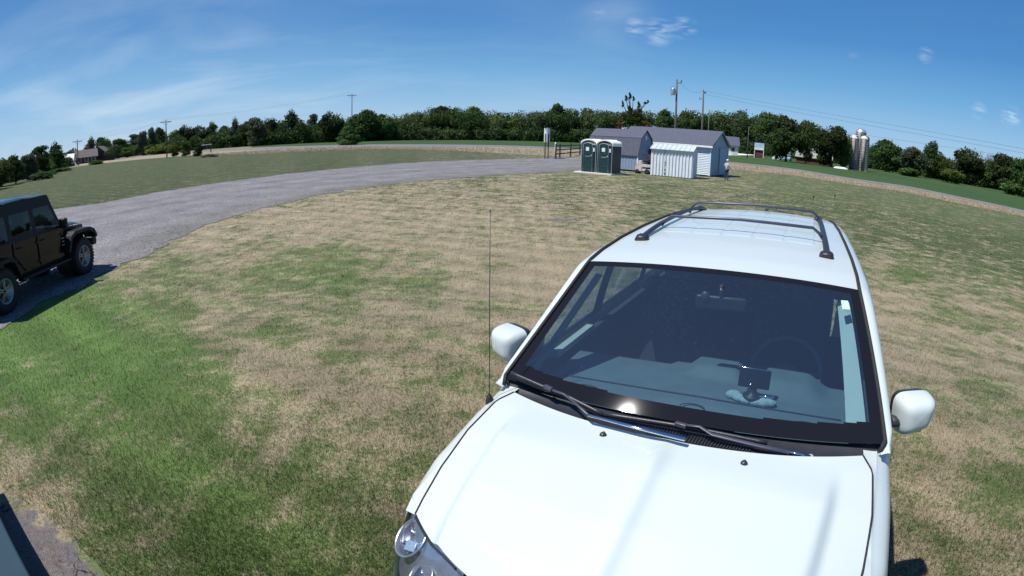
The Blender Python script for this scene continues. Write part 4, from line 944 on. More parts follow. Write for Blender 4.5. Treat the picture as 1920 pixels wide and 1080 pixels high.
# portable toilets
TB=at(1089,323.5)
pads=thing('concrete_slab','thin white concrete slab under the two portable toilets','slab',TB-U_*.45-V_*.15,SA)
mb=MB();mb.box((1.55,1.0,.04),(3.0,2.3,.10),bev=.01);mb.build('slab_body','concrete',pads)
def toilet(i,label):
    t=thing('portable_toilet',label,'portable toilet',TB+U_*(1.29*i)+Vector((0,0,.09)),SA,'portable toilets side by side on the slab')
    W=1.22;D=1.25;H=2.02
    arch=[(W*k/12,H+.22*math.sin(math.pi*k/12)) for k in range(13)]
    mb=MB();mb.prism([(0,0)]+[(W,0)]+[(a,b) for a,b in arch[::-1]],0,D)
    for k in range(7): mb.box((W+.004,.12+.17*k,1.0),(.02,.06,1.8),bev=.006);mb.box((-.004,.12+.17*k,1.0),(.02,.06,1.8),bev=.006)
    mb.build('cabin_shell','toilet',t)
    mb=MB();o=[(W*.5+(W*.5+.05)*math.cos(math.pi*(1-k/16)),H-.04+.36*math.sin(math.pi*k/16)**.85) for k in range(17)]
    inn=[(a*.98+.012,b-.09) for a,b in o];mb.prism(o+inn[::-1],-.07,D+.05)
    mb.prism(o+[(o[-1][0],o[-1][1]-.02),(o[0][0],o[0][1]-.02)],D-.02,D+.04);mb.prism([(a,b-.015) for a,b in o]+[(o[-1][0],H-.1),(o[0][0],H-.1)],-.0,.04)
    mb.build('roof','cap',t)
    x0,x1=.20,.90;da=[((x0+x1)/2+(x1-x0)/2*math.cos(math.pi*(1-k/10)),1.86+.16*math.sin(math.pi*k/10)) for k in range(11)]
    mb=MB();mb.prism([(x0,.08),(x1,.08)]+da[::-1],-.035,.0);Dd=mb.build('door','toilet_door',t)
    for zz_ in (.45,1.10,1.28,1.36):
        m_=MB();m_.box((.55,-.045,zz_),(.40 if zz_!=1.28 else .28,.02,.035),bev=.008);m_.build('door_rib','toilet_grey' if zz_ in(1.10,) else 'toilet_door',Dd)
    m_=MB();m_.box((.52,-.045,1.62),(.26,.012,.26),bev=.003);m_.build('notice','paper',Dd)
    m_=MB();m_.box((.84,-.05,1.17),(.05,.04,.10),bev=.008);m_.build('latch','paper',Dd)
    mb=MB();mb.tube([Vector((x0-.03,-.04,.06)),Vector((x0-.03,-.04,1.86))]+[Vector((a+( -.03 if a<.55 else .03)*abs(a-.55)/.35,-.04,b+.03)) for a,b in da[1:-1]]+[Vector((x1+.03,-.04,1.86)),Vector((x1+.03,-.04,.06))],.024,6);mb.build('door_frame','toilet_grey',t)
    for xx in (0.03,W-.03):
        mb=MB();mb.box((xx,-.012,1.0),(.035,.03,1.98),bev=.008);mb.build('corner_strip','toilet_grey' if (xx>.5 or i==0) else 'toilet_grey',t)
    mb=MB();mb.box((1.03,-.02,1.58),(.12,.03,.26),bev=.006);mb.build('dispenser','paper',t)
    mb=MB();mb.tube([(1.0,D-.15,2.0),(1.0,D-.15,2.45)],.05,8);mb.build('vent_pipe','toilet',t)
toilet(0,'left one of the two dark green portable toilets, nearer the fence and gravel')
toilet(1,'right one of the two dark green portable toilets, nearer the barn shed')

def ribs(mb,x0,x1,z0,z1,y,step,w_,d):
    k=x0+step/2
    while k<x1: mb.box((k,y,(z0+z1)/2),(w_,d,z1-z0),bev=.004);k+=step
# gambrel shed behind the toilets
GC=at(1194,322.5)
g=thing('gambrel_shed','blue grey barn shed with a dark gambrel shingle roof behind the portable toilets','shed',GC,SA)
Lg=4.5;Dg=2.75;pw=1.38;pb=2.62;pr=3.28
prof=[(0,.12),(0,pw),(.42,pb),(Dg/2,pr),(Dg-.42,pb),(Dg,pw),(Dg,.12)]
mb=MB();mb.prism(prof,-Lg,0,axis='X');mb.build('wall','gambrel_blue',g)
for (a,b) in zip(prof[1:5],prof[2:6]):
    mb=MB();ov=.10
    a_=Vector((0,a[0],a[1]));b_=Vector((0,b[0],b[1]));d=(b_-a_).normalized();nrm=Vector((0,-d.z,d.y));
    if nrm.z<0: nrm=-nrm
    if a==prof[1]: a_=a_-d*.16
    if b==prof[5]: b_=b_+d*.16
    P0,P1=a_+nrm*.01,b_+nrm*.01;Q0,Q1=a_+nrm*.07,b_+nrm*.07
    X0,X1=-Lg-.12,.10
    mb.prism([(P0.y,P0.z),(P1.y,P1.z),(Q1.y,Q1.z),(Q0.y,Q0.z)],X0,X1,axis='X');mb.build('roof_slope','shingle',g)
mb=MB();
for x_ in [-.25-.28*k for k in range(15)]: mb.box((x_,-.012,.72),(.03,.02,1.15),bev=.004)
mb.build('wall_batten','siding_blue',g)
mb=MB();mb.box((.02,-.01,.72),(.09,.06,1.2),bev=.006);mb.build('corner_board','white',g)
mb=MB();mb.box((.03,Dg/2,2.72),(.03,.28,.34),bev=.006);mb.build('gable_vent','siding',g)
mb=MB();mb.box((-Lg/2,Dg/2,.06),(Lg-.2,Dg-.2,.1));mb.build('skids','wood_dark',g)
# big shed
BC=at(1330.5,331.5)
b_=thing('large_shed','largest shed, pale blue with a long grey shingle roof and lapped white siding','shed',BC,SA)
Lb_=8.2;Db=4.4;he=2.50;hr=3.62
mb=MB();mb.prism([(0,.08),(0,he),(Db/2,hr),(Db,he),(Db,.08)],-Lb_,0,axis='X');mb.build('wall','siding_blue',b_)
for sgn in (0,1):
    mb=MB();y0,y1=(-.24,Db/2) if sgn==0 else (Db/2,Db+.24);sl_=(hr-he)/(Db/2)
    za=he-sl_*.24;P=[(y0,za if sgn==0 else hr),(y1,hr if sgn==0 else za)];mb.prism([(P[0][0],P[0][1]+.02),(P[1][0],P[1][1]+.02),(P[1][0],P[1][1]+.09),(P[0][0],P[0][1]+.09)],-Lb_-.2,.20,axis='X');mb.build('roof_slope','shingle',b_)
mb=MB();mb.box((-Lb_/2,-.25,he-.14),(Lb_+.4,.03,.14),bev=.004);mb.build('fascia_board','white',b_)
mb=MB()
for k in range(17):
    z=.16+.135*k
    if z<he-.1: mb.box((-Lb_/2-.05,-.022,z),(Lb_-.12,.03,.10),bev=.003,rx=-.16)
mb.build('lapped_siding','siding',b_)
for xx in (-.03,-Lb_+.03): mb=MB();mb.box((xx,-.03,he/2),(.12,.07,he-.1),bev=.006);mb.build('corner_board','siding',b_)
mb=MB();mb.box((.035,Db*.62,1.25),(.05,1.5,2.2),bev=.01);Dd=mb.build('door','siding_blue',b_)
m_=MB();m_.box((.07,Db*.62-.72,1.35),(.02,.06,1.9),bev=.006);m_.build('door_stile','darkpane',Dd);m_=MB();m_.box((.07,Db*.62+.72,1.3),(.02,.05,2.1),bev=.006);m_.build('door_stile','white',Dd)
mb=MB();mb.box((.03,Db-.03,he/2),(.07,.10,he-.05),bev=.006);mb.build('corner_board','siding',b_)
mb=MB();mb.prism([(-.24,he-.27),(Db/2,hr-.02),(Db+.24,he-.27),(Db+.24,he-.17),(Db/2,hr+.08),(-.24,he-.17)],.17,.205,axis='X');mb.build('barge_board','siding_blue',b_)
mb=MB()
for k in range(11): mb.box((.012,.25+.39*k,1.3),(.02,.03,2.4),bev=.004)
mb.build('gable_batten','siding_blue',b_)
# small white steel shed
SC=at(1297.5,335.5);SL=at(1219,328.5);Ls=(SC-SL).length
s_=thing('small_steel_shed','small white ribbed steel shed with a low bright roof in front of the larger sheds','shed',SC,math.atan2((SC-SL).y,(SC-SL).x))
Ds=1.75;hs_=1.98;hr_=2.28
mb=MB();mb.prism([(0,.03),(0,hs_),(Ds/2,hr_),(Ds,hs_),(Ds,.03)],-Ls,0,axis='X');mb.build('wall','shed_white',s_)
mb=MB();ribs(mb,-Ls+.02,-.02,.06,hs_-.05,-.02,Ls/13.0,.075,.05);mb.build('wall_rib','shed_white',s_)
mb=MB();
for k in range(7): mb.box((.008,.14+.245*k,1.0),(.02,.05,1.8),bev=.004)
mb.build('end_rib','shed_white',s_)
for sgn in (0,1):
    mb=MB();sl_=(hr_-hs_)/(Ds/2);ya,yb=(-.16,Ds/2) if sgn==0 else (Ds/2,Ds+.16);za,zb=(hs_-sl_*.16,hr_) if sgn==0 else (hr_,hs_-sl_*.16)
    mb.prism([(ya,za+.01),(yb,zb+.01),(yb,zb+.045),(ya,za+.045)],-Ls-.08,.08,axis='X')
    for k in range(10):
        x_=-Ls-.05+(Ls+.1)*k/9;mb.prism([(ya,za+.045),(yb,zb+.045),(yb,zb+.075),(ya,za+.075)],x_-.02,x_+.02,axis='X')
    mb.build('roof_panel','shed_roof',s_)
for zz_,hh in ((1.02,.12),(.84,.08),(.50,.10),(.22,.14)):
    mb=MB();mb.box((-Ls*.655,-.055,zz_),(.055,.03,hh),bev=.012,ry=.2);mb.build('door_hasp','rubber',s_)
mb=MB();mb.box((-Ls*.66,-.03,1.0),(.03,.03,1.8),bev=.004);mb.build('door_edge','wood_dark',s_)
# clutter between the sheds
cp=at(1207,326)
cart=thing('garden_cart','old pale pinkish garden cart standing between the barn shed and the steel shed','cart',cp,SA)
mb=MB();mb.prism([(-.62,.18),(-.05,.18),(-.02,.55),(-.10,.98),(-.38,1.0),(-.46,.75),(-.62,.42)],-.30,.10);bmesh.ops.bevel(mb.b,geom=[e for e in mb.b.edges],offset=.03,segments=2,affect='EDGES');mb.build('hood','tractor',cart)
mb=MB();mb.box((.30,-.1,.62),(.68,.5,.20),bev=.02);mb.box((.30,-.1,.30),(.62,.45,.18),bev=.02);mb.build('cargo_box','tractor',cart)
for x_,y_,r__ in ((-.42,-.32,.17),(-.42,.1,.17),(.42,-.34,.20),(.42,.14,.20)):
    mb=MB();mb.lathe([(.0,-.05),(r__*.7,-.06),(r__,-.04),(r__,.04),(r__*.7,.06),(0,.05)],c=(x_,y_,r__),axis='Y',n=18);mb.build('wheel','rubber',cart)
mb=MB();mb.lathe([(.015,0),(.015,.55)],c=(-.05,-.05,.9),n=8);mb.lathe([(.15,-.015),(.16,0),(.15,.015)],c=(-.05,-.05,1.45),n=20);mb.build('steering_wheel','rubber',cart)
mb=MB();mb.box((.22,-.05,1.0),(.42,.40,.16),bev=.05);mb.box((.36,.1,1.25),(.40,.12,.45),bev=.05,rx=-.2);mb.build('seat','rubber',cart)
rp=at(1216,322)
rk=thing('rusty_cabinet','tall dark rusty red cabinet leaning behind the left end of the steel shed','cabinet',rp+V_*.5,SA+.1)
mb=MB();mb.box((0,0,.95),(.30,.45,1.9),bev=.02);mb.build('cabinet_body','rust',rk)
mb=MB();mb.box((-.02,-.24,.95),(.24,.02,1.75),bev=.01);D=mb.build('door','rust',rk);m_=MB();m_.box((.06,-.26,1.0),(.02,.03,.14),bev=.004);m_.build('handle','galv',D)

# ================================================================== TREES
def leafmesh(name,lobes,n,size,mats,seed,flat=.0,stretch=1.0):
    """many leaf-clump faces spread through overlapping uneven lobes; unit crown, z from 0 to 1"""
    g=np.random.default_rng(seed);V=[];tot=sum(l[3]**2 for l in lobes)
    for (cx,cy,cz,r,rz) in lobes:
        m=int(n*r*r/tot);d=g.normal(size=(m,3));d/=np.linalg.norm(d,axis=1)[:,None]
        ph=g.uniform(0,6.28,6);bump=1+.16*np.sin(5*d[:,0]+ph[0])*np.sin(4*d[:,1]+ph[1])+.14*np.sin(9*d[:,2]+ph[2])*np.sin(8*d[:,0]+ph[3])
        rad=r*bump*np.clip(g.normal(.90,.13,m),.25,1.15)
        p=np.array([cx,cy,cz])+d*rad[:,None]*np.array([1,1,rz/r])
        nn=d+g.normal(scale=.65,size=(m,3));nn/=np.linalg.norm(nn,axis=1)[:,None]
        t=np.cross(nn,g.normal(size=(m,3)));t/=np.linalg.norm(t,axis=1)[:,None];b=np.cross(nn,t)
        s=size*g.uniform(.55,1.35,m)[:,None];b=b*stretch
        for k in range(5):
            a=k*2*math.pi/5;rr=g.uniform(.6,1.1,m)[:,None];V.append(p+(t*math.cos(a)+b*math.sin(a))*s*rr)
    # V holds blocks of 5 arrays per lobe
    out=[]
    for i in range(0,len(V),5): out.append(np.stack(V[i:i+5],1))
    out=np.concatenate(out);m=len(out);out=out.reshape(-1,3);out[:,2]=np.maximum(out[:,2],.0)
    me=bpy.data.meshes.new(name);me.vertices.add(5*m);me.vertices.foreach_set('co',out.ravel());me.loops.add(5*m);me.loops.foreach_set('vertex_index',np.arange(5*m,dtype=np.int32));me.polygons.add(m);me.polygons.foreach_set('loop_start',np.arange(0,5*m,5,dtype=np.int32));me.update()
    for q in mats: me.materials.append(M[q])
    return me
def lob(seed,kind):
    g=random.Random(seed);L_=[]
    if kind=='round':
        L_=[(0,0,.58,.36,.34)]
        for k in range(13):
            a=g.uniform(0,6.28);r=g.uniform(.16,.36);z=g.uniform(.14,.86);q=.5*math.sin(math.pi*min(1,max(.12,z)))**.7
            L_.append((math.cos(a)*q*.62,math.sin(a)*q*.62,z,g.uniform(.13,.21),g.uniform(.10,.16)))
    elif kind=='tall':
        for k in range(14):
            z=.10+.82*k/13;q=.20*math.sin(math.pi*(z*.85+.1));a=g.uniform(0,6.28);L_.append((math.cos(a)*q,math.sin(a)*q,z,g.uniform(.15,.24),g.uniform(.08,.13)))
    elif kind=='ragged':
        for k in range(16):
            a=g.uniform(0,6.28);z=.16+.74*k/15;q=g.uniform(.05,.36)*(1.2-z*.85);L_.append((math.cos(a)*q,math.sin(a)*q,z,g.uniform(.13,.22),g.uniform(.08,.15)))
    elif kind=='shrub':
        for k in range(10):
            a=g.uniform(0,6.28);q=g.uniform(.0,.36);z=g.uniform(.15,.68)*(1-q*.6);L_.append((math.cos(a)*q,math.sin(a)*q,z,g.uniform(.16,.25),g.uniform(.13,.25)))
    elif kind=='cone':
        for k in range(15):
            z=.06+.9*k/14;q=.26*(1-z)**.8;a=k*2.4;L_.append((math.cos(a)*q,math.sin(a)*q,z,.30*(1-z)**.8+.06,.10))
    return L_
TM={}
def crownmesh(kind,var,m):
    key=(kind,var,m)
    if key not in TM: TM[key]=leafmesh('crown',lob(hash((kind,var))%9973 if 0 else {'round':11,'tall':23,'ragged':37,'shrub':53,'cone':71}[kind]+var*101,kind),{'round':8000,'tall':5000,'ragged':4800,'shrub':3400,'cone':6500}[kind],{'round':.026,'tall':.024,'ragged':.024,'shrub':.036,'cone':.028}[kind],[m],var+5)
    return TM[key]
_tk={}
def trunkmesh(var):
    if var not in _tk:
        g=random.Random(var);mb=MB();mb.tube([(0,0,-.02),(.01,0,.2),(.0,.01,.45),(.02,0,.75)],.03,8,radii=[.034,.026,.02,.006])
        for k in range(6):
            a=g.uniform(0,6.28);z=g.uniform(.2,.5);mb.tube([(0,0,z),(math.cos(a)*.14,math.sin(a)*.14,z+.14),(math.cos(a)*.26,math.sin(a)*.26,z+.25)],.01,5,radii=[.013,.009,.003])
        bmesh.ops.recalc_face_normals(mb.b,faces=mb.b.faces[:]);me=bpy.data.meshes.new('trunk');mb.b.to_mesh(me);mb.b.free();me.materials.append(M['bark']);_tk[var]=me
    return _tk[var]
def tree(x,by,ty,wpx,kind,m,label,cat='tree',name=None,D=None,group=None):
    B=at(x,by)
    dmax=235
    if any(q in label for q in ('barn','biggest dark oak','dark tree and the silos')): D=146
    dd=math.hypot(B.x,B.y)
    if D or dd>dmax: B=ondist(x,by,D or dmax)
    H=height_to(B,ty);dd=math.hypot(B.x,B.y);Wd=wpx/FPX*math.hypot(dd,CAMZ)*{'round':1.22,'tall':1.75,'ragged':1.3,'shrub':1.35,'cone':1.35}[kind]*(1.22 if (x<140 or x>1630) else 1)
    v=random.randrange(3);name=name or ('shrub' if kind=='shrub' else 'tree')
    t=thing(name,label,cat,B,random.uniform(0,6.28),group);c=link('foliage',crownmesh(kind,v,m),t);c.scale=(Wd,Wd,H)
    if kind!='shrub':
        k=link('trunk',trunkmesh(v),t);k.scale=(min(Wd,H)*1.0,min(Wd,H)*1.0,H)
    return t
R_,T_,G_,H_,C_='round','tall','ragged','shrub','cone';d_,m_d,l_,g_,p_='leaf_dark','leaf_mid','leaf_light','leaf_grey','leaf_pine'
TR=[
(4,350,296,44,R_,m_d,'mid green round tree cut by the left edge of the photo'),
(30,344,291,34,G_,d_,'ragged dark tree beside the one at the left edge'),
(52,338,290,30,R_,g_,'grey green tree left of the pale tree in the far left hedge'),
(58,334,308,34,H_,m_d,'low bright bush in front of the far left trees'),
(78,330,274,26,T_,d_,'tall dark tree left of the twin topped tree near the far left house'),
(108,322,268,30,G_,d_,'twin topped dark tree standing above the white farm building'),
(97,322,290,24,T_,l_,'light green upright tree in front of the white farm building'),
(82,336,316,36,H_,d_,'dark low hedge bush at the field corner below the light green tree'),
(114,322,313,28,H_,m_d,'small hedge bush between the white farm building and the road'),
(133,310,283,18,R_,m_d,'small round tree just left of the pole by the brown house'),
(172,300,258,26,G_,g_,'grey green open tree rising behind the left roof of the brown house'),
(196,298,256,30,R_,m_d,'mid green tree rising behind the right roof of the brown house'),
(182,308,297,30,H_,d_,'dark bush in front of the brown house wall'),
(213,300,272,28,R_,g_,'grey green round tree touching the right gable of the brown house'),
(226,296,260,30,R_,d_,'dark round tree second right from the brown house'),
(240,296,276,26,R_,m_d,'low round tree in front of the dark one right of the brown house'),
(252,292,252,24,T_,g_,'grey feathery tree halfway between the brown house and the sapling row'),
(268,292,247,20,T_,g_,'slim grey feathery tree left of the second utility pole'),
(286,290,240,24,G_,g_,'tall ragged grey tree just left of the second utility pole'),
(300,289,262,52,H_,l_,'wide yellow green bush at the foot of the second utility pole'),
(303,286,239,24,R_,d_,'dark dome shaped tree behind the second utility pole'),
(325,294,268,22,R_,l_,'small young roadside tree with a short bare trunk, leftmost sapling'),
(347,293,266,18,T_,m_d,'slim young roadside tree, middle one of the three saplings'),
(371,293,270,16,T_,d_,'narrow dark young tree, right one of the three saplings'),
(330,284,244,26,R_,m_d,'mid green tree behind the leftmost sapling'),
(348,282,233,30,R_,d_,'tall dark round tree behind the middle sapling'),
(376,280,234,38,R_,d_,'wide dark tree above the pale low shelter'),
(400,278,230,30,G_,d_,'ragged dark tree right of the pale low shelter'),
(424,276,235,28,R_,m_d,'mid green round tree two right of the pale low shelter'),
(441,276,223,22,G_,g_,'spiky half bare tree whose grey top sticks above its neighbours'),
(460,275,227,30,R_,d_,'dark round tree right of the spiky half bare tree'),
(482,274,221,32,T_,g_,'grey feathery tree left of the big dark crown with sky holes'),
(508,271,219,32,R_,d_,'dark round tree between feathery tree and big crown with sky holes'),
(548,268,209,44,G_,d_,'big dark open crown with holes of sky, left of centre'),
(518,270,257,26,H_,m_d,'low bush at the field edge under the big open crown'),
(586,267,214,32,G_,g_,'light grey green tree right of the big open crown'),
(620,267,208,44,R_,d_,'dark domed tree left of the crossarm pole by the lone field tree'),
(606,266,236,36,R_,m_d,'mid green lower tree in front of the dark dome'),
(682,265,205,58,R_,d_,'very dark rounded tree behind the lone field tree and crossarm pole'),
(656,272,222,36,C_,m_d,'lone bushy cone shaped tree standing alone in the crop field'),
(641,265,228,26,R_,m_d,'small round tree filling the gap left of the lone field tree'),
(721,264,213,34,R_,m_d,'mid green tree right of the very dark rounded tree'),
(722,263,246,32,H_,l_,'pale yellow green bush at the wood edge right of the lone field tree'),
(770,263,229,36,R_,l_,'light green round tree low at the wood edge'),
(746,262,222,34,R_,m_d,'mid green tree between the pale bush and the light round tree'),
(833,262,198,64,R_,d_,'large dark dome at the highest part of the centre wood'),
(884,262,199,50,R_,m_d,'broad mid green crown right of the highest dark dome'),
(850,262,218,50,R_,l_,'bright green crown below the highest dome of the centre wood'),
(925,262,212,44,R_,l_,'yellow green rounded tree in the wood left of the white sign'),
(902,262,232,36,R_,m_d,'mid green low tree at the wood edge under the broad crown'),
(965,263,222,44,R_,l_,'light green tree at the field edge left of the white sign'),
(1043,264,194,38,R_,d_,'isolated dark crown poking above the wood over the fence'),
(1012,264,226,46,R_,d_,'dark shadowed tree behind the white sign'),
(1090,265,214,56,R_,m_d,'wide mid green tree behind the portable toilets'),
(1064,266,226,40,R_,d_,'dark low tree behind the fence'),
(1290,272,203,44,R_,m_d,'mid green tree seen between the two tall poles above the shed'),
(1245,270,206,44,G_,d_,'dark ragged tree left of the transformer pole'),
(1345,276,206,46,R_,m_d,'mid green tree above the right end of the large shed'),
(1385,284,205,48,R_,m_d,'leafy tree standing behind the white farmhouse'),
(1384,284,232,30,R_,l_,'yellow green crown in front of the tree behind the farmhouse'),
(1412,285,214,34,R_,d_,'dark tree left of the blue white roadside stand'),
(1398,286,246,22,C_,d_,'narrow dark evergreen by the thin bare pole at the farm drive'),
(1440,290,211,50,R_,m_d,'tall mid green tree above the blue white roadside stand'),
(1474,296,218,62,R_,d_,'biggest dark oak like tree, left of the red barn'),
(1511,298,226,34,R_,m_d,'mid green tree directly over the red barn left end'),
(1558,304,235,58,R_,d_,'wide dark tree hiding the right end of the red barn'),
(1584,308,248,26,R_,m_d,'smaller tree squeezed between the wide dark tree and the silos'),
(1637,316,270,26,R_,d_,'dark tree against the right side of the silos'),
(1660,322,261,44,R_,d_,'tall dark tree first right of the silos'),
(1688,326,290,34,R_,m_d,'low mid green tree right of the tall one by the silos'),
(1712,331,276,44,R_,g_,'grey green tree left of the pointed dark tree, right of the silos'),
(1743,334,267,38,G_,d_,'pointed dark tree midway between silos and right edge'),
(1700,330,308,32,H_,m_d,'bush under the grey green tree right of the silos'),
(1768,340,292,34,R_,m_d,'low round tree in the dip right of the pointed dark tree'),
(1784,344,316,32,R_,l_,'brightest yellow green round tree on the right side'),
(1812,346,276,48,R_,d_,'large dark dome crown on the right side'),
(1850,352,300,36,R_,m_d,'mid green tree in front of the bare branched tree'),
(1882,358,290,46,R_,d_,'broad dark tree second from the right edge'),
(1916,366,298,42,R_,d_,'dark tree cut by the right edge of the photo'),
(1900,366,336,40,H_,m_d,'low bush in front of the trees at the right edge'),
]
for a in TR: tree(*a)
for i,(x,by,ty,wp_) in enumerate(((-30,360,300,60),(-90,372,310,60),(1960,380,305,70),(2030,398,320,70))):
    tree(x,by,ty,wp_,R_,d_ if i%2 else m_d,['mid green tree just past the left edge','dark tree further past the left edge','mid green tree just past the right edge','dark tree further past the right edge'][i])
# bare branched tree
def bare(x,by,ty,label,seed,D=None,spread=.35,name='dead_tree'):
    B=at(x,by);B=ondist(x,by,min(D or 999,math.hypot(B.x,B.y)));H=height_to(B,ty);t=thing(name,label,'tree',B);g=random.Random(seed);mb=MB();mb.tube([(0,0,-.1),(0,.1,H*.45),(.1,0,H*.7)],.2,7,radii=[.25,.2,.12]);mb.build('trunk','bark',t)
    for k in range(11):
        a=g.uniform(0,6.28);z=H*g.uniform(.35,.7);q=H*spread*g.uniform(.5,1);mb=MB();p1=Vector((math.cos(a)*q*.5,math.sin(a)*q*.5,z+(H-z)*.5));p2=Vector((math.cos(a)*q,math.sin(a)*q,z+(H-z)*g.uniform(.8,1)));mb.tube([(0,0,z),p1,p2],.08,5,radii=[.10,.07,.03])
        for j in range(4): mb.tube([p1.lerp(p2,j/4),p1.lerp(p2,j/4)+Vector((g.uniform(-1,1),g.uniform(-1,1),g.uniform(.6,1.6)))],.03,4)
        mb.build('limb','bark',t)
    return t
bare(1841,350,285,'bare branched leafless tree showing pale twigs on the right side',4)
bare(442,276,222,'thin bare leafless trunk beside the spiky grey tree',9,spread=.12)
# old windswept pine over the sheds
B=ondist(1182,262,88);t=thing('pine_tree','old half bare pine with a tufted top and rusty needles rising behind the sheds','tree',B)
H=height_to(B,177);sx=88/FPX
mb=MB();mb.tube([(0,0,0),(.2,0,H*.45),(-.1,0,H*.75),(-.5,0,H*.92)],.2,8,radii=[.3,.22,.13,.06]);mb.build('trunk','bark',t)
def tuft(px_,py_,w_,h__,m='leaf_dark'):
    q=ondist(px_,262,88);z=height_to(q,py_)
    P=Vector((q.x,q.y,z));o_=link('needle_tuft',crownmesh('ragged',0,m),t);o_.location=P-B-Vector((0,0,h__*sx*.5));o_.scale=(w_*sx,w_*sx,h__*sx)
    return P-B
for (a,b,c,d,m) in ((1171,184,9,12,d_),(1178,180,9,14,d_),(1185,185,7,10,d_),(1165,195,7,14,d_),(1195,197,10,14,d_),(1207,193,12,5,d_),(1212,190,6,6,d_)):
    e=tuft(a,b,c,d,m);mb=MB();mb.tube([Vector((-.1,0,H*.62)),Vector((e.x*.6,e.y*.6,(e.z+H*.62)/2)),e],.05,5,radii=[.10,.07,.03]);mb.build('limb','bark',t)
for (a,b,c,d,m) in ((1168,220,34,20,p_),(1190,216,34,20,p_),(1180,228,50,24,d_),(1160,234,30,14,'leaf_brown'),(1205,232,34,14,'leaf_brown'),(1198,224,26,14,p_),(1150,228,24,14,p_),(1178,206,16,16,d_),(1196,208,18,10,p_)):
    tuft(a,b,c,d,m)
# far wood behind the single trees, and the bushy hedges at both ends: each reads as one mass
SIL=[(-120,312),(0,300),(40,296),(120,284),(200,270),(300,250),(345,244),(400,240),(440,236),(480,232),(545,222),(580,224),(640,224),(675,216),(700,220),(745,210),(800,204),(880,203),(935,211),(960,207),(1005,205),(1040,206),(1080,201),(1150,206),(1230,206),(1310,208),(1390,208),(1440,218),(1500,230),(1560,243),(1600,268),(1650,284),(1700,291),(1760,299),(1800,296),(1860,301),(1930,305),(2050,335)]
m=bpy.data.materials.new('woodland_foliage');m.use_nodes=True;t=m.node_tree;b=t.nodes['Principled BSDF'];b.inputs['Roughness'].default_value=.75;b.inputs['Specular IOR Level'].default_value=.1
at_=t.nodes.new('ShaderNodeAttribute');at_.attribute_name='tone';rp=t.nodes.new('ShaderNodeValToRGB');t.links.new(at_.outputs['Fac'],rp.inputs[0]);rp.color_ramp.elements[0].color=(.026,.056,.020,1);rp.color_ramp.elements[1].color=(.105,.150,.045,1)
q=rp.color_ramp.elements.new(.35);q.color=(.048,.088,.028,1);q=rp.color_ramp.elements.new(.6);q.color=(.062,.115,.030,1);q=rp.color_ramp.elements.new(.8);q.color=(.090,.112,.060,1)
t.links.new(rp.outputs[0],b.inputs['Base Color']);tl=t.nodes.new('ShaderNodeBsdfTranslucent');t.links.new(rp.outputs[0],tl.inputs[0]);ms=t.nodes.new('ShaderNodeMixShader');ms.inputs[0].default_value=.3;t.links.new(b.outputs[0],ms.inputs[1]);t.links.new(tl.outputs[0],ms.inputs[2]);t.links.new(ms.outputs[0],t.nodes['Material Output'].inputs[0]);M['wood_mass']=m
def mass(name,label,cat,specs,seed):                # specs: (x, y, top height, radius, leaves, leaf size)
    g=np.random.default_rng(seed);A=[];T=[]
    for (x,y,hz,r,nl,ls) in specs:
        tone=g.uniform(0,1);nlob=7;cen=[(x,y,hz-r*.75,r*.75)]
        for k in range(nlob):
            a=g.uniform(0,6.28);cen.append((x+math.cos(a)*r*.6,y+math.sin(a)*r*.6,hz-r*g.uniform(.5,1.5),r*g.uniform(.3,.5)))
        z=hz-r*1.7
        while z>0: cen.append((x+g.uniform(-.5,.5)*r,y+g.uniform(-.5,.5)*r,z,r*g.uniform(.6,.85)));z-=r*.7
        for (cx,cy,cz,cr) in cen:
            m=max(12,int(nl*(cr/r)**2));d=g.normal(size=(m,3));d/=np.linalg.norm(d,axis=1)[:,None];p=np.array([cx,cy,cz])+d*cr*g.normal(.93,.13,m)[:,None]
            nn=d+g.normal(scale=.7,size=(m,3));nn/=np.linalg.norm(nn,axis=1)[:,None];tt=np.cross(nn,g.normal(size=(m,3)));tt/=np.linalg.norm(tt,axis=1)[:,None];bb=np.cross(nn,tt);s=(ls*g.uniform(.5,1.4,m))[:,None]
            A.append(np.stack([p+(tt*math.cos(k*1.5708)+bb*math.sin(k*1.5708))*s*g.uniform(.6,1.1,m)[:,None] for k in range(4)],1));T.append(np.clip(tone+g.normal(0,.13)+g.normal(0,.08,m),0,1))
    A=np.concatenate(A);T=np.concatenate(T);m=len(A);A=A.reshape(-1,3);A[:,2]=np.maximum(A[:,2],0);me=bpy.data.meshes.new(name);me.vertices.add(4*m);me.vertices.foreach_set('co',A.ravel());me.loops.add(4*m);me.loops.foreach_set('vertex_index',np.arange(4*m,dtype=np.int32));me.polygons.add(m);me.polygons.foreach_set('loop_start',np.arange(0,4*m,4,dtype=np.int32));me.update();fattr(me,'tone',np.repeat(T,4))
    tag(link(name,me,None,[M['wood_mass']]),label,cat,kind='stuff')
g=np.random.default_rng(8);sp=[];x=-110
while x<2050:
    for row in range(2):
        D=225+row*16+g.uniform(0,9);xx=x+g.uniform(-9,9);top=np.interp(xx,[s_[0] for s_ in SIL],[s_[1] for s_ in SIL])+(g.uniform(2,14) if row==0 else g.uniform(-3,8))
        B=ondist(xx,260,D);hz=height_to(B,top);sp.append((B.x,B.y,hz,g.uniform(2.6,4.6) if hz>6 else max(1.5,hz*.5),620,.30))
    x+=g.uniform(13,24)
mass('far_woodland','far woodland reading as one green mass behind the single trees','woodland',sp,4)
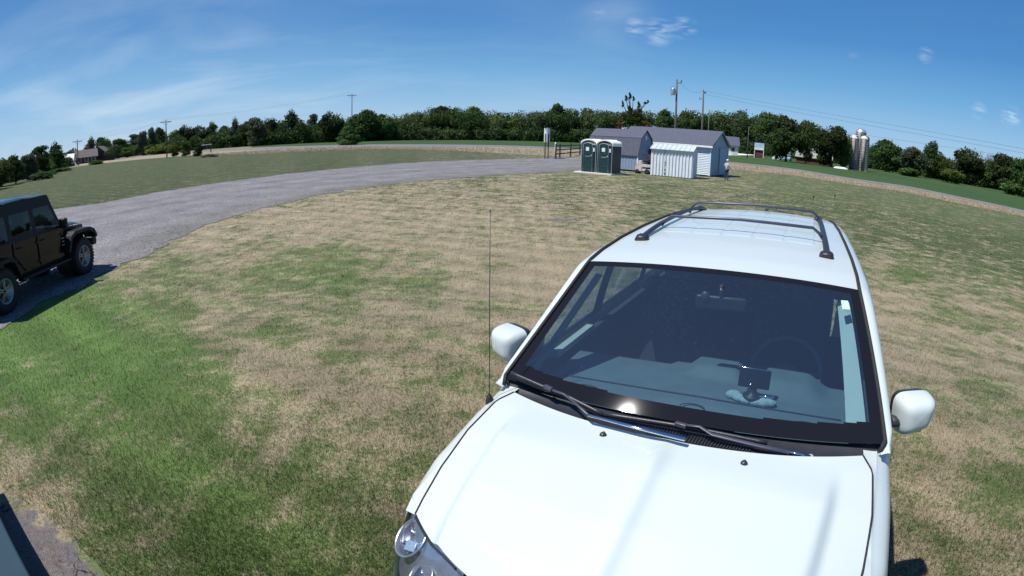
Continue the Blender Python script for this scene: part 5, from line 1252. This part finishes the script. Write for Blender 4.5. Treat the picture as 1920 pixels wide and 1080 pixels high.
def hedge(name,label,xs,bys,tys,seed):
    g=np.random.default_rng(seed);sp=[]
    for x in np.arange(xs[0],xs[-1],6.5):
        B=at(x+g.uniform(-3,3),np.interp(x,xs,bys)-1.5);d=math.hypot(B.x,B.y);
        if d>225: B=ondist(x,260,225);d=225
        hz=height_to(B,np.interp(x,xs,tys)+g.uniform(-5,6));sp.append((B.x,B.y,max(.8,hz),max(.7,min(hz*.55,4)),360,max(.10,d*.0013)))
    mass(name,label,'hedge',sp,seed)
hedge('hedgerow','low bushy hedge filling the foot of the far left trees',[-80,0,40,80,110,136],[368,347,338,328,320,312],[335,316,310,303,300,296],11)
hedge('hedgerow','continuous bushy undergrowth along the foot of the right hand trees',[1628,1660,1700,1743,1800,1850,1900,2000,2100],[314,321,327,335,345,353,363,392,425],[296,300,306,312,318,325,334,352,380],12)
hedge('hedgerow','green undergrowth between the brown house and the saplings at the road edge',[205,250,300,345,400,470],[299,293,288,283,278,271],[284,276,268,262,258,252],13)

hedge('hedgerow','shady undergrowth along the field edge of the centre wood',[470,560,700,900,1100,1250,1400,1450],[269,264.5,263,262,264,269,282,289],[250,246,244,242,245,250,262,270],14)
# ================================================================== POLES, WIRES, FENCE, SIGN
def ins(mb,p): mb.lathe([(.03,0),(.06,.03),(.05,.08),(.06,.12),(.03,.17),(0,.18)],c=p,n=8)
def pole(x,by,ty,label,D=None,arm=0,armdir=0,r=.15,xfmr=False,top=None):
    B=at(x,by) if not D else ondist(x,by,D);H=height_to(B,ty);t=thing('utility_pole',label,'utility pole',B,armdir)
    mb=MB();mb.tube([(0,0,-.1),(0,0,H*.5),(0,0,H)],r,10,radii=[r,r*.85,r*.7]);mb.build('pole','wood_pole',t)
    if arm:
        mb=MB();mb.box((0,0,H-.45),(arm,.12,.14),bev=.01);mb.tube([(-arm*.3,0,H-.5),(0,0,H-1.2)],.025,5);mb.tube([(arm*.3,0,H-.5),(0,0,H-1.2)],.025,5);A_=mb.build('crossarm','wood_pole',t)
        for k in (-.46,-.2,.2,.46): mb=MB();ins(mb,(arm*k,0,H-.38));mb.build('insulator','galv',A_)
        mb=MB();ins(mb,(0,0,H));mb.build('insulator','galv',t)
    if xfmr:
        mb=MB();mb.lathe([(0,0),(.24,0),(.26,.05),(.26,.85),(.22,.95),(0,.97)],c=(-.48,0,H-2.15),n=16);mb.box((-.2,0,H-1.6),(.2,.1,.5));mb.build('transformer','galv',t)
        mb=MB();mb.tube([(-.75,0,H-2.3),(-.85,0,H-1.6),(-.7,0,H-1.0),(-.3,0,H-.9)],.02,5);mb.build('jumper_wire','wire',t)
        mb=MB();mb.box((.35,0,H-.45),(.6,.06,.08),bev=.01);ins(mb,(.6,0,H-.4));mb.box((.62,0,H-.15),(.10,.10,.35),bev=.01,ry=.5);mb.build('cutout_arm','wood_dark',t)
    if top:
        mb=MB();mb.box((.22,0,H-.25),(.45,.14,.16),bev=.02,ry=.35);ins(mb,(0,0,H));mb.build('pole_bracket','wood_dark',t)
        mb=MB();mb.box((-.4,0,H-1.3),(.5,.06,.08),bev=.01,ry=-.4);ins(mb,(-.6,0,H-1.2));mb.build('side_bracket','wood_dark',t)
    return B+Vector((0,0,H))
pA=pole(147,311,262,'crossarm utility pole in front of the brown house at far left',arm=2.6,armdir=.8)
pB=pole(313,292,225,'crossarm utility pole among the trees left of the saplings',D=135,arm=2.6,armdir=.5)
pC=pole(660,272,176,'crossarm utility pole rising behind the lone field tree',D=162,arm=2.7,armdir=.15)
pD=pole(1264,290,149,'tallest utility pole with a transformer, behind the large shed',D=78,xfmr=True,r=.17)
pE=pole(1314,290,170,'second tall utility pole with a bent top bracket, behind the large shed',D=88,top=True,r=.17)
pF=pole(1326,290,206,'short plain utility pole right of the two tall ones',D=112,r=.13)
pG=pole(1401,294,237,'thin pale pole at the end of the farm driveway',D=138,r=.11)
def wire(p,q,sag,label,n=24,r=.013):
    mb=MB();o=p.copy();mb.tube([(p.lerp(q,k/n)-o)-Vector((0,0,4*sag*(k/n)*(1-k/n))) for k in range(n+1)],r,4);w_=mb.build('overhead_wire','wire');w_.location=o;tag(w_,label,'wire','overhead power wires')
off=Vector((.5,.8,-.35))
wire(pA,pB,.9,'overhead wire between the two crossarm poles at far left')
wire(pB,pC,1.2,'overhead wire climbing from the tree pole to the lone tree pole')
wire(pB-off,pC-off,1.3,'lower overhead wire from the tree pole to the lone tree pole')
wire(pD+Vector((.5,0,-.4)),pE,.7,'overhead wire between the two tall poles behind the shed')
pX=ondist(2120,300,60);pX.z=height_to(pX,318);pY=ondist(2120,300,62);pY.z=height_to(pY,330)
wire(pE,pX,1.2,'upper overhead wire running off the right edge of the photo')
wire(pE-Vector((0,0,.5)),pX-Vector((.6,.6,.35)),1.3,'second overhead wire just below the upper one on the right')
wire(pF,pY,1.3,'lowest overhead wire running off the right edge of the photo')
wire(pF,pG,.8,'thin service wire from the short pole to the driveway pole')
# fence
F0=at(1030,296.5);FP=[at(1041,296.2),at(1049.5,296),at(1069,293.5),at(1087,291.5)]
fdir=(FP[3]-FP[1]).normalized();fa=math.atan2(fdir.y,fdir.x);f_=thing('rail_fence','dark brown post and rail fence between the white sign and the toilets','fence',FP[1],fa)
L0=(FP[3]-FP[1]).length
for k,d in enumerate((-(FP[1]-F0).length*.9,0,(FP[2]-FP[1]).length,L0,L0+3.5)):
    mb=MB();mb.box((d,0,.80),(.16,.16,1.7),bev=.01);mb.build('post','wood_dark',f_)
for z in (.50,.95,1.40):
    mb=MB();mb.box(((L0+3.5-(FP[1]-F0).length*.9)/2,-.1,z),(L0+3.5+(FP[1]-F0).length*.9,.05,.13),bev=.005);mb.build('rail','wood_dark',f_)
wpst=thing('white_post','slim white marker post at the left end of the dark rail fence','post',at(1041,296.5))
mb=MB();mb.tube([(0,0,0),(0,0,1.72)],.07,10);mb.build('pipe','white',wpst);mb=MB();mb.lathe([(.08,0),(.08,.05),(0,.09)],c=(0,0,1.72),n=10);mb.build('cap','white',wpst)
# V shaped roadside sign seen from its edge
sp0=at(1024.5,297.5);sg_=thing('roadside_sign','narrow white two sided sign on dark posts at the driveway entrance','sign',sp0,math.atan2(-sp0.x,sp0.y))
for s in (-1,1):
    mb=MB();mb.box((s*.17,0,1.35),(.12,.12,2.7),bev=.01);mb.build('post','wood_dark',sg_)
    mb=MB();mb.box((s*.17,.42,2.55),(.06,1.3,1.55),bev=.01,rz=s*-.20);p_1=mb.build('sign_panel','sign',sg_)
mb=MB();mb.box((0,.1,3.36),(.55,.5,.08),bev=.02);mb.build('sign_cap','sign_dark',sg_)
mb=MB();mb.box((0,.3,2.5),(.06,.9,1.5));mb.build('sign_core','sign_dark',sg_)

# ================================================================== FAR BUILDINGS
def gable(name,label,cat,x,by,D,L_,Dp,he,hr,wm,rm,rz,extra=None,ov=.4):
    B=ondist(x,by,D);t=thing(name,label,cat,B,rz)
    mb=MB();mb.prism([(-Dp/2,0),(-Dp/2,he),(0,hr),(Dp/2,he),(Dp/2,0)],-L_/2,L_/2,axis='X');mb.build('wall',wm,t)
    for s in (-1,1):
        sl=(hr-he)/(Dp/2);mb=MB();mb.prism([(0,hr+.03),(s*(Dp/2+ov),he-sl*ov+.03),(s*(Dp/2+ov),he-sl*ov+.2),(0,hr+.2)],-L_/2-ov,L_/2+ov,axis='X');mb.build('roof_slope',rm,t)
    if extra: extra(t)
    return t
def wins(t,L_,Dp,n,z=1.6,side=-1):
    for k in range(n):
        x=-L_/2+L_*(k+.5)/n;mb=MB();mb.box((x,side*(Dp/2+.02),z),(1.1,.06,1.2),bev=.02);f=mb.build('window','white_wall',t);mb=MB();mb.box((x,side*(Dp/2+.05),z),(.9,.04,1.0));mb.build('pane','darkpane',f)
gable('house','brown roofed house, left wing with the lower gable beside the far left pole','house',162,300,185,6.6,5,1.9,3.8,'brown_wall','brown_roof',.75,lambda t:wins(t,6.6,5,3,1.1))
hh=gable('house','brown house main wing with a wide gable end facing the field','house',190,298,190,5.5,7.5,1.6,4.4,'brown_wall','brown_roof',1.95,lambda t:wins(t,5.5,7.5,2,1.1,1))
gable('farm_building','long low white farm building among the far left trees','farm building',118,308,160,6,4,1.6,3.0,'white_wall','white_wall',.6)
sh_=thing('field_shelter','low shelter with a thin pale flat roof at the field edge on the left','shelter',ondist(383,280,150),.45)
mb=MB();mb.box((0,0,2.0),(3.9,2.0,.16),bev=.03,ry=-.04);mb.build('roof','white_wall',sh_)
for x_ in (-1.7,1.7):
    mb=MB();mb.box((x_,0,.98),(.15,1.6,1.95),bev=.02);mb.build('leg','wood_dark',sh_)
bp_=ondist(392,291.5,104);bp=thing('brush_pile','small dark pile of cut branches lying in the dry grass','brush pile',bp_,.3)
g2=random.Random(5);mb=MB()
for k in range(70):
    a=g2.uniform(0,3.14);x_=g2.uniform(-1.3,1.3);z_=g2.uniform(.05,.55)*(1-abs(x_)/1.6);mb.tube([(x_-math.cos(a)*.5,g2.uniform(-.4,.4),z_),(x_+math.cos(a)*.5,g2.uniform(-.4,.4),z_+g2.uniform(-.05,.25))],.03,5)
br_=mb.build('branches','wood_dark',bp);br_['kind']='stuff'
gable('farmhouse','white farmhouse gable just right of the large shed','house',1362,288,165,6,5.5,2.8,5.0,'white_wall','shingle',R(-15),lambda t:wins(t,6,5.5,2,1.7))
rs=thing('roadside_stand','blue and white board on posts over a dark open stall by the farm drive','stand',ondist(1423,290,160),R(-33))
mb=MB();mb.box((0,0,3.1),(2.7,.3,1.9),bev=.03);mb.build('board','panel_blue',rs);mb=MB();mb.box((0,.18-.36,2.45),(2.72,.05,.5));mb.build('board_stripe','white_wall',rs)
for x_ in (-1.25,1.25): mb=MB();mb.box((x_,0,1.1),(.16,.3,2.2));mb.build('post','white_wall',rs)
mb=MB();mb.box((0,1.0,1.0),(2.3,1.8,1.9),bev=.03);mb.build('stall','barn_red',rs)
def barnx(t):
    mb=MB();mb.box((1.8,-2.2,3.0),(2.3,2.6,1.9),bev=.03);mb.build('dormer','white_wall',t);mb=MB();mb.box((2.2,-3.53,3.0),(1.0,.06,1.1));mb.build('window','darkpane',t)
gable('barn','long low dark red barn with a grey green roof and a white dormer','barn',1528,302,160,9.5,6,1.7,3.9,'barn_red','barn_roof',R(-36),barnx)
for (x,by,D,w_,h_,lb,nm) in ((1456,293,168,2.3,1.5,'small white peaked tent left of the big dark tree trunk','tent'),):
    t=thing(nm,lb,nm,ondist(x,by,D),R(-35));mb=MB();mb.prism([(-w_/2,0),(-w_/2,.5),(.2,h_),(w_/2,.5),(w_/2,0)],-.8,.8);mb.build('canopy','white_wall',t);mb=MB();mb.box((0,-.82,.35),(.7,.04,.7));mb.build('opening','darkpane',t)
for k,(x,lb) in enumerate(((1468,'blue white small vehicle parked under the big dark tree, left one'),(1478,'blue white small vehicle parked under the big dark tree, right one'))):
    t=thing('parked_vehicle',lb,'vehicle',ondist(x,296,160+k*2),R(-33),'vehicles under the farm trees');mb=MB();mb.box((0,0,.75),(1.5,3.2,.7),bev=.12);mb.box((0,-.1,1.35),(1.35,1.9,.6),bev=.18);mb.build('body','panel_blue',t)
    mb=MB();mb.box((0,-1.06,1.38),(1.1,.05,.4),bev=.02);mb.build('windshield','darkpane',t)
    for a in (-.7,.7):
        for b in (-1.0,1.0): mb=MB();mb.lathe([(0,-.1),(.32,-.1),(.32,.1),(0,.1)],c=(a,b,.32),axis='X',n=14);mb.build('wheel','rubber',t)
bt=thing('upturned_boat','small pale upturned boat lying at the field edge left of the silos','boat',ondist(1577,306,140),R(-33));mb=MB();mb.grid(lambda u,v:Vector(((2*u-1)*1.7,math.cos(v*math.pi)*.55*(1-abs(2*u-1)**3*.8),math.sin(v*math.pi)*.45*(1-abs(2*u-1)**4*.6))),20,10);mb.build('hull','white_wall',bt);mb=MB();mb.tube([(-1.6,0,.42),(0,0,.5),(1.6,0,.42)],.04,6);mb.build('keel','wood_dark',bt)
# silos
def silo(x,by,D,ty,w_,label,dome):
    B=ondist(x,by,D);H=height_to(B,ty);r=w_/FPX*D/2;t=thing('silo',label,'silo',B)
    pr=[(r*1.03,0)];z=0
    hb=H-(r*.75 if dome=='metal' else r*.62)
    while z<hb-.5: pr+=[(r,z+.02),(r,z+.42),(r*1.022,z+.44),(r*1.022,z+.50),(r,z+.52)];z+=.55
    pr.append((r,hb));mb=MB();mb.lathe(pr,n=32);mb.build('stave_wall','silo',t)
    mb=MB();mb.tube([(r*1.12*math.cos(-2.4),r*1.12*math.sin(-2.4),.3),(r*1.12*math.cos(-2.4),r*1.12*math.sin(-2.4),hb)],.38,10);mb.build('chute','silo',t)
    if dome=='metal':
        mb=MB();mb.lathe([(r*1.05,hb),(r*.98,hb+r*.28),(r*.78,hb+r*.52),(r*.45,hb+r*.70),(0,hb+r*.76)],n=32);mb.build('dome','silo_dome',t)
    else:
        mb=MB();mb.lathe([(r*1.06,hb-.1),(r*1.0,hb+r*.3),(r*.75,hb+r*.5),(r*.4,hb+r*.62),(0,hb+r*.64)],n=28);mb.build('cap','concrete',t)
        mb=MB();mb.box((r*.45*math.cos(-2.2)+.3,r*.85*math.sin(-2.2),hb+r*.28),(r*.7,r*.6,r*.5),rz=-.6);mb.build('cap_opening','darkpane',t)
    return t
silo(1600,307.5,150,254,16,'left grey concrete stave silo with a small open cap','c')
silo(1619,310.5,150,255,16,'right grey concrete stave silo with a small open cap','c')
silo(1610.5,309,158,241,20,'taller silo with a shiny metal dome, behind the two open capped ones','metal')
# lawn markers
for k,(x,y,lb) in enumerate(((1525,375,'tiny dark marker stake on the far lawn, left one of two'),(1565,373,'tiny dark marker stake on the far lawn, right one of two'))):
    B=at(x,y);t=thing('marker_stake',lb,'stake',B,0,'marker stakes on the lawn');mb=MB();mb.tube([(0,0,0),(0,0,.16)],.02,6);mb.build('stake','wood_dark',t);mb=MB();mb.box((.01,0,.19),(.10,.03,.09),bev=.008);mb.build('flag','rubber',t)

# ================================================================== PERSON beside the large shed, back turned, looking down
PB=at(1361.5,337.5);PH=1.52
pe=thing('person','person in white cap, grey shirt and dark jeans standing right of the large shed','person',PB,math.atan2(-PB.x,PB.y)+2.6)
k=PH/1.75
def skin(name,verts,edges,rad,m,parent,root=0,sub=2):
    me=bpy.data.meshes.new(name);me.from_pydata([Vector(v)*k for v in verts],edges,[]);o=bpy.data.objects.new(name,me);C.objects.link(o)
    sk=o.modifiers.new('s','SKIN');
    for i,r in enumerate(rad): me.skin_vertices[0].data[i].radius=(r[0]*k,r[1]*k) if isinstance(r,tuple) else (r*k,r*k)
    me.skin_vertices[0].data[root].use_root=True
    sb=o.modifiers.new('u','SUBSURF');sb.levels=sub;sb.render_levels=sub
    dg=bpy.context.evaluated_depsgraph_get();ev=o.evaluated_get(dg);nm=bpy.data.meshes.new_from_object(ev);bpy.data.objects.remove(o)
    nm.materials.clear();nm.materials.append(M[m])
    for f in nm.polygons: f.use_smooth=True
    q=bpy.data.objects.new(name,nm);C.objects.link(q);q.parent=parent;return q
# figure faces -y; arms bent forward holding something at the waist
SK=[(0,0,.95),(0,.01,1.15),(0,.02,1.36),(0,-.01,1.48),(0,-.03,1.56),(0,-.05,1.66),
(.10,0,.90),(.11,-.02,.50),(.115,.01,.09),(.12,-.11,.04),(-.10,0,.90),(-.12,.01,.50),(-.14,.03,.09),(-.15,-.09,.04),
(.17,.02,1.38),(.24,.02,1.12),(.20,-.20,1.02),(.15,-.27,1.04),(-.17,.02,1.38),(-.25,.02,1.12),(-.20,-.20,1.00),(-.14,-.27,1.02)]
ED=[(0,1),(1,2),(2,3),(3,4),(4,5),(0,6),(6,7),(7,8),(8,9),(0,10),(10,11),(11,12),(12,13),(2,14),(14,15),(15,16),(16,17),(2,18),(18,19),(19,20),(20,21)]
RD=[(.14,.10),(.13,.095),(.15,.10),.055,.07,.085,.085,.055,.04,.035,.085,.055,.04,.035,.055,.042,.034,.03,.055,.042,.034,.03]
body=skin('body',SK,ED,RD,'skin',pe)
skin('shirt',[(0,0,.90),(0,.01,1.15),(0,.02,1.37),(0,0,1.45),(.18,.02,1.38),(.245,.02,1.14),(-.18,.02,1.38),(-.255,.02,1.14)],[(0,1),(1,2),(2,3),(2,4),(4,5),(2,6),(6,7)],[(.165,.125),(.15,.115),(.165,.115),.075,.075,.06,.075,.06],'shirt',pe)
skin('trousers',[(0,0,.95),(.10,0,.88),(.11,-.02,.50),(.115,.01,.10),(-.10,0,.88),(-.12,.01,.50),(-.14,.03,.10)],[(0,1),(1,2),(2,3),(0,4),(4,5),(5,6)],[(.16,.12),.105,.075,.06,.105,.075,.06],'jeans',pe)
for x_,y_ in ((.12,-.05),(-.145,-.03)):
    mb=MB();mb.ball(Vector((x_,y_,.04))*k,.06*k,sc=(.8,1.9,.7));mb.build('shoe','shoe',pe)
mb=MB();mb.lathe([(.105*k,0),(.107*k,.04*k),(.085*k,.09*k),(.04*k,.115*k),(0,.12*k)],c=Vector((0,-.045,1.685))*k,n=20);mb.box(Vector((0,-.17,1.69))*k,(.15*k,.12*k,.015),bev=.005);mb.build('cap','hat',pe)
# hands: palm with fingers and a thumb
for s,hx,hy,hz in ((1,.15,-.27,1.04),(-1,-.14,-.27,1.02)):
    vs=[(hx,hy,hz),(hx-.01*s,hy-.07,hz+.005)];es=[(0,1)];rr=[(.03,.018),(.036,.016)]
    for j in range(4):
        b=len(vs);ox=(-.027+.018*j);vs+=[(hx+ox,hy-.085,hz+.004),(hx+ox*1.05,hy-.115-.006*(j in(1,2)),hz-.006),(hx+ox*1.05,hy-.13-.008*(j in(1,2)),hz-.028)];es+=[(1,b),(b,b+1),(b+1,b+2)];rr+=[.010,.009,.008]
    b=len(vs);vs+=[(hx-.045*s,hy-.035,hz-.008),(hx-.055*s,hy-.07,hz-.02)];es+=[(0,b),(b,b+1)];rr+=[.012,.009];skin('hand',vs,es,rr,'skin',pe,sub=1)
# face
fc=Vector((0,-.05,1.63))*k
mb=MB();mb.ball(fc+Vector((0,-.088,-.012))*k,.017*k,sc=(.8,1,1.3));mb.build('nose','skin',pe)
for s in (-1,1):
    mb=MB();mb.ball(fc+Vector((s*.032,-.078,.012))*k,.011*k);mb.build('eye','darkpane',pe);mb=MB();mb.ball(fc+Vector((s*.085,.0,0))*k,.022*k,sc=(.4,.8,1.3));mb.build('ear','skin',pe)
mb=MB();mb.box(fc+Vector((0,-.076,-.045))*k,(.045*k,.012*k,.010*k),bev=.002);mb.build('mouth','red',pe)
